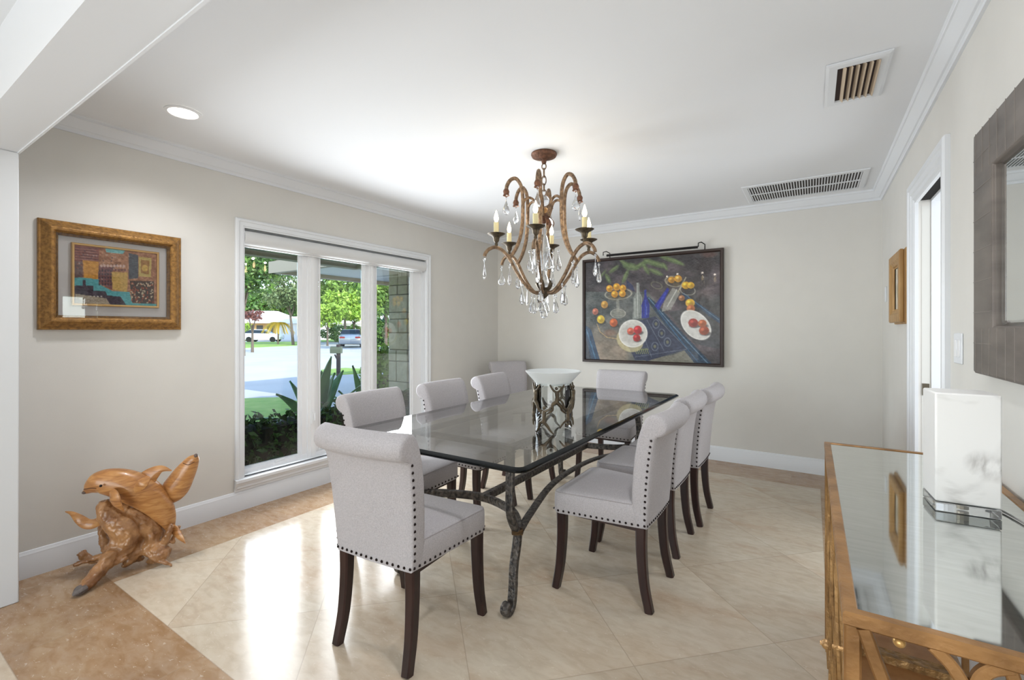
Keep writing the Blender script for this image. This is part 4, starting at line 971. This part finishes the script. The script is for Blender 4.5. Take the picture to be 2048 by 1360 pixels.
so = MB().box(-5.75, -5.0, 2.4, 3.16, 2.25, 2.262).build('soffit_vent', mat('vent_screen', (84, 90, 92), .7)); tag(so, 'dark rectangular screened vent set in the stucco eave outside', 'soffit vent')
struct('wall_outside', MB().box(-3.56, XL-.19, -9, WY0, GZ, 2.4).box(-3.56, XL-.19, WY1, 9, GZ, 2.4).box(-3.56, XL-.19, WY0, WY1, GZ, WZ0).box(-3.56, XL-.19, WY0, WY1, WZ1, 2.4), WHITEX)
gw = thing('entry_roof', 'low white entry roof projecting beyond the coral stone column', 'roof')
MB().box(-9.0, -3.6, 5.15, 12, 2.47, 2.52).build('roof_soffit', WHITEX, gw)
MB().box(-9.1, -8.95, 5.1, 12, 2.39, 2.62).box(-9.1, -3.6, 5.08, 5.2, 2.39, 2.62).build('roof_fascia', MATS['fascia_taupe'], gw)
MB().loops([[(-9.1, 5.1, 2.62), (-9.1, 12, 2.62)], [(-5.5, 7, 3.6), (-5.5, 12, 3.6)], [(-3.6, 5.1, 2.62), (-3.6, 12, 2.62)]], closed=False).build('roof_slope', ROOFW, gw)
MB().box(-9.0, -8.8, 10.9, 11.1, GZ, 2.4).build('roof_post', WHITEX, gw)
# coral stone column
co = thing('coral_column', 'stacked coral stone column standing outside the right window pane', 'column', (-5.1, 4.97, GZ))
z = 0; k = 0; mort = MB()
while z < 2.45:
    hh = [.20, .10, .26, .14, .30, .17, .25][k % 7]; hh = min(hh, 2.46-z); sp_ = [(-.2, .2)] if k % 3 == 0 else [(-.2, random.uniform(-.08, .08))]
    if len(sp_) == 1 and sp_[0][1] < .19: sp_.append((sp_[0][1], .2))
    for a, b in sp_:
        e = random.uniform(-.006, .006)
        MB().box(a+.005, b-.005, -.2-e, .2+e, z+.006, z+hh-.006).build('stone_block', CORAL, co, bevel=.01)
    z += hh; k += 1
MB().box(-.185, .185, -.188, .188, 0, 2.46).build('mortar_core', mat('mortar', (132, 128, 112), .9), co)

def leaves(name, blobs, n, size, m, parent=None, fill=.25, aspect=1.6):
    """one foliage mesh of many small leaf quads around blobs (centre, (rx,ry,rz))"""
    rs = np.random.RandomState(len(name)+n+int(abs(blobs[0][0][0])*10)); V = []; tot = sum(b[1][0]*b[1][1]+b[1][0]*b[1][2] for b in blobs)
    for c, r in blobs:
        k = int(n*(r[0]*r[1]+r[0]*r[2])/tot); d = rs.randn(k, 3); d /= np.linalg.norm(d, axis=1)[:, None]
        rad = 1-fill*rs.rand(k)**1.5; ctr = np.array(c)+d*rad[:, None]*np.array(r)*(1+.12*np.sin(d[:, :1]*7+d[:, 1:2]*9))
        a = rs.randn(k, 3)+d*.3; a /= np.linalg.norm(a, axis=1)[:, None]; b = np.cross(a, rs.randn(k, 3)); b /= np.linalg.norm(b, axis=1)[:, None]
        s = size*(.6+.8*rs.rand(k, 1)); a = a*s*aspect; b = b*s
        V.append(np.stack([ctr-a, ctr+b*.7, ctr+a, ctr-b*.7], 1).reshape(-1, 3))
    V = np.concatenate(V); q = len(V)//4; me = bpy.data.meshes.new(name)
    me.from_pydata(V.tolist(), [], np.arange(q*4).reshape(-1, 4).tolist()); me.materials.append(m)
    return link(bpy.data.objects.new(name, me), parent)
# hedge below the window
hg = thing('hedge', 'dark clipped hedge growing close outside the window', 'hedge')
bl_ = []
hr = random.Random(4)
for i in range(26):
    y = 1.0+i*.16; bl_.append(((-4.08+hr.uniform(-.05, .05), y, .18+hr.uniform(-.02, .05)), (.30, .18, .33)))
    bl_.append(((-4.0+hr.uniform(-.05, .05), y, -.08), (.30, .16, .25)))
leaves('foliage', bl_, 26000, .021, BUSHD, hg, .3)
MB().box(-4.26, -3.9, .9, 5.1, GZ, .42).build('shade_core', HEDGESHADE, hg)  # solid dark box, coloured as the shade between the leaves
# agaves behind the hedge
def agave(name_, label, base, n, L, seed, az=None):
    rnd = random.Random(seed); mb = MB(); b = Vector(base)
    for k in range(n):
        a = 2*math.pi*k/n+rnd.uniform(-.2, .2); tilt = rnd.uniform(.25, 1.1) if k % 3 else rnd.uniform(.05, .25); l = L*rnd.uniform(.75, 1.1)
        d = Vector((math.cos(a)*math.sin(tilt), math.sin(a)*math.sin(tilt), math.cos(tilt))); out = Vector((math.cos(a), math.sin(a), 0))
        pts = [b+d*l*t+out*(.10*l*t*t)-Vector((0, 0, .18*l*t**2.5*math.sin(tilt)*1.6)) for t in (0, .15, .35, .55, .75, .9, 1)]
        mb.tube(pts, [(.012, w_*L/.75) for w_ in (.04, .066, .084, .076, .052, .024, .002)], 6, up=d.cross(Vector((-math.sin(a), math.cos(a), 0))))
    o = mb.build(name_, AGAV, None, smooth=True)
    return tag(o, label, 'plant')
agave('agave', 'bright green agave rising behind the hedge in the left window pane', (-5.0, 3.36, .05), 14, .95, 5)
agave('agave', 'agave with upright grey green leaves behind the hedge in the middle window pane', (-4.85, 3.98, .02), 12, .80, 11)
bs = thing('shrub', 'round light green shrub beside the coral stone column', 'shrub')
leaves('foliage', [((-6.9, 6.05, .35), (.35, .35, .6))], 2600, .035, LEAFM[2], bs)
MB().box(-7.0, -6.8, 5.95, 6.15, GZ, .4).build('stem', BARK, bs)
# lawn patches
def patch(name, pts, label, z=GZ+.012):
    o = MB().poly([(x, y, z) for x, y in pts]).build(name, GRASS)
    o['kind'] = 'structure'; return o
def gp(px, py): v = onz(px, py, GZ); return (v.x, v.y)
def slab(name, pts, hz=.03):
    mb = MB(); b = [(x, y, GZ-.05) for x, y in pts]; t = [(x, y, GZ+hz) for x, y in pts]
    mb.loops([b, t]); mb.poly(t); o = mb.build(name, GRASS); o['kind'] = 'structure'; return o
slab('ground_lawn', [(-4.4, -2), (-9.0, -2), gp(470, 800), gp(560, 797), gp(600, 806), gp(620, 840), (-4.4, 4.3)])
slab('ground_lawn_far', [gp(470, 697), gp(600, 691), gp(600, 683.5), gp(470, 684.5)])
slab('ground_lawn_far', [gp(642, 684), gp(690, 684), gp(690, 675), gp(642, 675)])
slab('ground_lawn_far', [gp(642, 752), gp(730, 747), gp(730, 739), gp(690, 737), gp(642, 741)])
slab('ground_lawn_far', [gp(750, 694), gp(800, 691), gp(800, 685), gp(750, 688)])
# mailbox
mx = gp(677, 752); mbx = thing('mailbox', 'green mailbox on a dark leaning wooden post by the road', 'mailbox', (mx[0], mx[1], GZ), YAW)
MB().tube([(0, 0, 0), (0, 0, 1.0)], [(.055, .055)]*2, square=True).tube([(0, 0, .45), (-.12, 0, .68)], [(.02, .02)]*2, square=True).build('post', MPOST, mbx)
MB().loops([[(-.24+x_, .09*math.cos(a)*1.0, .72+max(0, .10*math.sin(a))+(.12 if math.sin(a) >= 0 else 0)) for a in [R(k*30) for k in range(12)]] for x_ in (0, .34)], True, True).build('box', MBOX, mbx, smooth=True)
# trees
def tree(label, px, d, cz, r, m, n=2600, trunk=True, base_px=None, lean=0, size=None, sub=6, group=None, seed=0, asp=1.6):
    c = inworld(px, HY, d); rnd = random.Random(int(px*3+d)+seed)
    t = thing('tree', label, 'tree', (c.x, c.y, GZ), 0, group); hz = cz-GZ
    bl = [((0, 0, hz), (r[0]*.75, r[0]*.75, r[1]*.75))]
    for k in range(sub):
        a = 2*math.pi*k/sub+rnd.random(); q = rnd.uniform(.45, .75)
        bl.append(((r[0]*q*math.cos(a), r[0]*q*math.sin(a), hz+rnd.uniform(-.5, .55)*r[1]), (r[0]*.45, r[0]*.45, r[1]*.38)))
    leaves('foliage', bl, n, size or r[0]*.055, m, t, .6, asp)
    if trunk:
        mb = MB(); w_ = .06*hz/4+.06
        mb.tube([(lean, 0, 0), (lean*.6, 0, hz*.35), (0, 0, hz*.75)], [w_, w_*.8, w_*.5], 7)
        for k in range(4):
            a = rnd.random()*6.28; mb.tube([(lean*.5, 0, hz*.5), (r[0]*.4*math.cos(a), r[0]*.4*math.sin(a), hz+r[1]*.2)], [w_*.5, w_*.2], 5)
        mb.build('trunk', BARK, t, smooth=True)
    return t
tree('large dark leafed tree filling the upper corner of the left pane', 486, 26, 4.6, (2.6, 1.9), LEAFM[1], 6500, True, size=.085)
tree('lacy grey green tree with a slanted trunk in front of the white garage', 578, 44, 5.2, (2.7, 2.6), LEAFM[3], 4200, True, lean=.7, size=.11)
tree('tall bright oak spreading across the middle pane', 690, 52, 6.6, (5.6, 4.4), LEAFM[0], 9000, True, size=.17)
tree('rounded bright green tree above the silver car', 708, 46, 3.6, (2.6, 1.9), LEAFM[2], 4000, True, size=.12)
tree('small light green tree at the left edge of the middle pane', 655, 42, 2.6, (1.9, 1.4), LEAFM[2], 3000, True, size=.1)
tree('green tree beside the coral column in the right pane', 772, 34, 4.0, (2.5, 2.5), LEAFM[0], 4500, True, size=.11)
tree('reddish shrub tree in front of the white roof', 505, 30, 2.2, (.8, .5), LEAFM[5], 500, True, size=.06)
bd = 'tall trees far behind the houses'
for k, (px, d, cz, r, mi) in enumerate(((505, 96, 5.2, (6, 5.6), 1), (560, 100, 5.2, (6, 5.6), 0), (618, 98, 5.2, (6, 5.6), 1), (668, 96, 5.2, (6, 5.6), 0), (716, 98, 5.2, (6, 5.6), 1), (765, 94, 5.2, (6, 5.6), 0), (815, 92, 5.2, (6, 5.6), 1))):
    tree('tall green tree in the dense belt far behind the houses', px, d, cz, r, LEAFM[mi], 5200, True, size=.3, group=bd)
for px, d, h_, w_ in ((768, 44, 1.3, 1.3), (700, 56, 1.0, 3.2), (748, 50, 1.0, 1.6)):
    c = inworld(px, HY, d); o = leaves('hedge_far', [((c.x, c.y, GZ+h_), (w_, w_, h_))], 2600, .11, LEAFM[1])
    tag(o, {768: 'dense green hedge beside the coral column in the right pane', 700: 'low shrub bank behind the silver car', 748: 'dark shrub bank right of the silver car'}[px], 'hedge')
c = gp(494, 682); o = leaves('bush', [((c[0], c[1], .9), (.75, .75, 1.3))], 1500, .07, LEAFM[2]); tag(o, 'bright green bush at the left edge of the window by the white car', 'bush')
# palm with yellow fronds
c = inworld(556, HY, 46); pm = thing('palm_tree', 'small palm with yellow drooping fronds in front of the white garage', 'palm', (c.x, c.y, GZ))
MB().tube([(0, 0, 0), (.05, 0, 1.1), (0, 0, 2.1)], [.09, .07, .06], 7).build('trunk', BARK, pm, smooth=True)
for k in range(11):
    a = k*2*math.pi/11; rnd = random.Random(k); f = MB(); pts = [(1.5*t*math.cos(a), 1.5*t*math.sin(a), 2.1+1.0*t-1.9*t*t) for t in (0, .2, .4, .6, .8, 1)]
    f.tube(pts, .02, 4)
    for (x, y, z_) in smooth_path(pts, 4)[2:]:
        for s in (-1, 1):
            dx, dy = -math.sin(a)*s*.22, math.cos(a)*s*.22; f.poly([(x, y, z_), (x+dx*.5+.03, y+dy*.5, z_-.04), (x+dx, y+dy, z_-.25), (x+dx*.4-.03, y+dy*.4, z_-.12)])
    f.build('frond', LEAFM[4], pm)
# neighbour house
def at(px, d): v = inworld(px, HY, d); return v
hs = thing('neighbour_house', 'white roofed house across the road behind the white car', 'house', tuple(at(528, 66).xy)+(GZ,), YAW)
MB().box(-6, 2.2, 0, 8, 0, 2.5).build('wall', OCHRE, hs)
MB().loops([[(-6.6, -.8, 2.4), (2.8, -.8, 2.4), (2.8, 8.5, 2.4), (-6.6, 8.5, 2.4)], [(-6.6, -.8, 2.6), (2.8, -.8, 2.6), (2.8, 8.5, 2.6), (-6.6, 8.5, 2.6)], [(-3.5, 3.2, 4.3), (-.2, 3.2, 4.3), (-.2, 4.4, 4.3), (-3.5, 4.4, 4.3)]], True, True).build('roof', ROOFW, hs)
for x in (-2.2, -.6, .9): MB().box(x-.45, x+.45, -.05, .02, .4, 2.1).build('window', WINDK, hs)
gh = thing('white_garage', 'white garage wing across the road behind the yellow palm', 'garage', tuple(at(573, 62).xy)+(GZ,), YAW)
MB().box(-1.5, 3.5, 0, 6, 0, 2.3).build('wall', WHITEX, gh)
MB().loops([[(-1.9, -.5, 2.3), (3.9, -.5, 2.3), (3.9, 6.5, 2.3), (-1.9, 6.5, 2.3)], [(0, 2, 3.3), (2, 2, 3.3), (2, 4, 3.3), (0, 4, 3.3)]], True, True).build('roof', ROOFW, gh)
MB().box(-1.1, 1.1, -.04, .01, .1, 2.0).build('garage_door', TRIM, gh)
h2 = thing('neighbour_house', 'pale house partly hidden behind the trees of the middle pane', 'house', tuple(at(735, 76).xy)+(GZ,), YAW)
MB().box(-5, 8, 0, 6, 0, 2.5).build('wall', WHITEX, h2)
MB().loops([[(-5.6, -.6, 2.5), (8.6, -.6, 2.5), (8.6, 6.6, 2.5), (-5.6, 6.6, 2.5)], [(-2, 3, 4), (5, 3, 4), (5, 3.5, 4), (-2, 3.5, 4)]], True, True).build('roof', ROOFW, h2)
for x in (-3, 0, 3): MB().box(x-.6, x+.6, -.05, .02, .7, 2.0).build('window', WINDK, h2)
# cars
def car(label, px, py, rz, m, L=4.3, s=1.0):
    g = onz(px, py, GZ); t = thing('car', label, 'car', (g.x, g.y, GZ+.03), rz)
    secs = []
    for y, z0, zb, zt, w_ in ((-L/2, .45, .75, .8, .70), (-L/2+.12, .28, .82, .88, .86), (-L*.34, .25, .88, .98, .90), (-L*.22, .25, .92, 1.05, .90), (0, .25, .94, 1.06, .90), (L*.25, .25, .96, 1.08, .90), (L/2-.25, .25, .98, 1.1, .88), (L/2-.05, .3, .95, 1.02, .82), (L/2, .45, .8, .85, .72)):
        secs.append([(-w_*.97, y, z0), (-w_, y, (z0+zb)/2), (-w_*.98, y, zb), (-w_*.8, y, zt), (w_*.8, y, zt), (w_*.98, y, zb), (w_, y, (z0+zb)/2), (w_*.97, y, z0)])
    MB().loops(secs, True, True).build('body', m, t, smooth=True, ang=50)
    cab = [[(-.78, -L*.22, 1.0), (.78, -L*.22, 1.0), (.8, L*.44, 1.05), (-.8, L*.44, 1.05)], [(-.66, -L*.06, 1.40), (.66, -L*.06, 1.40), (.66, L*.30, 1.43), (-.66, L*.30, 1.43)]]
    MB().loops(cab).build('windows', CARGL, t)
    MB().loops([[(-.68, -L*.07, 1.39), (.68, -L*.07, 1.39), (.68, L*.31, 1.42), (-.68, L*.31, 1.42)], [(-.58, -L*.04, 1.47), (.58, -L*.04, 1.47), (.58, L*.27, 1.49), (-.58, L*.27, 1.49)]], True, True).build('roof', m, t, smooth=True)
    for x in (-.82, .82):
        for y in (-L*.32, L*.30): MB().tube([(x-.1, y, .3), (x+.1, y, .3)], .32, 14).build('wheel', TIRE, t, smooth=True)
    for x in (-.6, .6): MB().box(x-.2, x+.2, L/2-.06, L/2+.02, .75, .88).build('tail_light', mat('tail_light', (170, 50, 46), .3), t)
    return t
car('white hatchback parked side on in front of the neighbour house', 527, 684, YAW+R(96), CARW)
car('silver car parked rear on under the trees of the middle pane', 704, 694, YAW+R(195), CARG, 4.3)
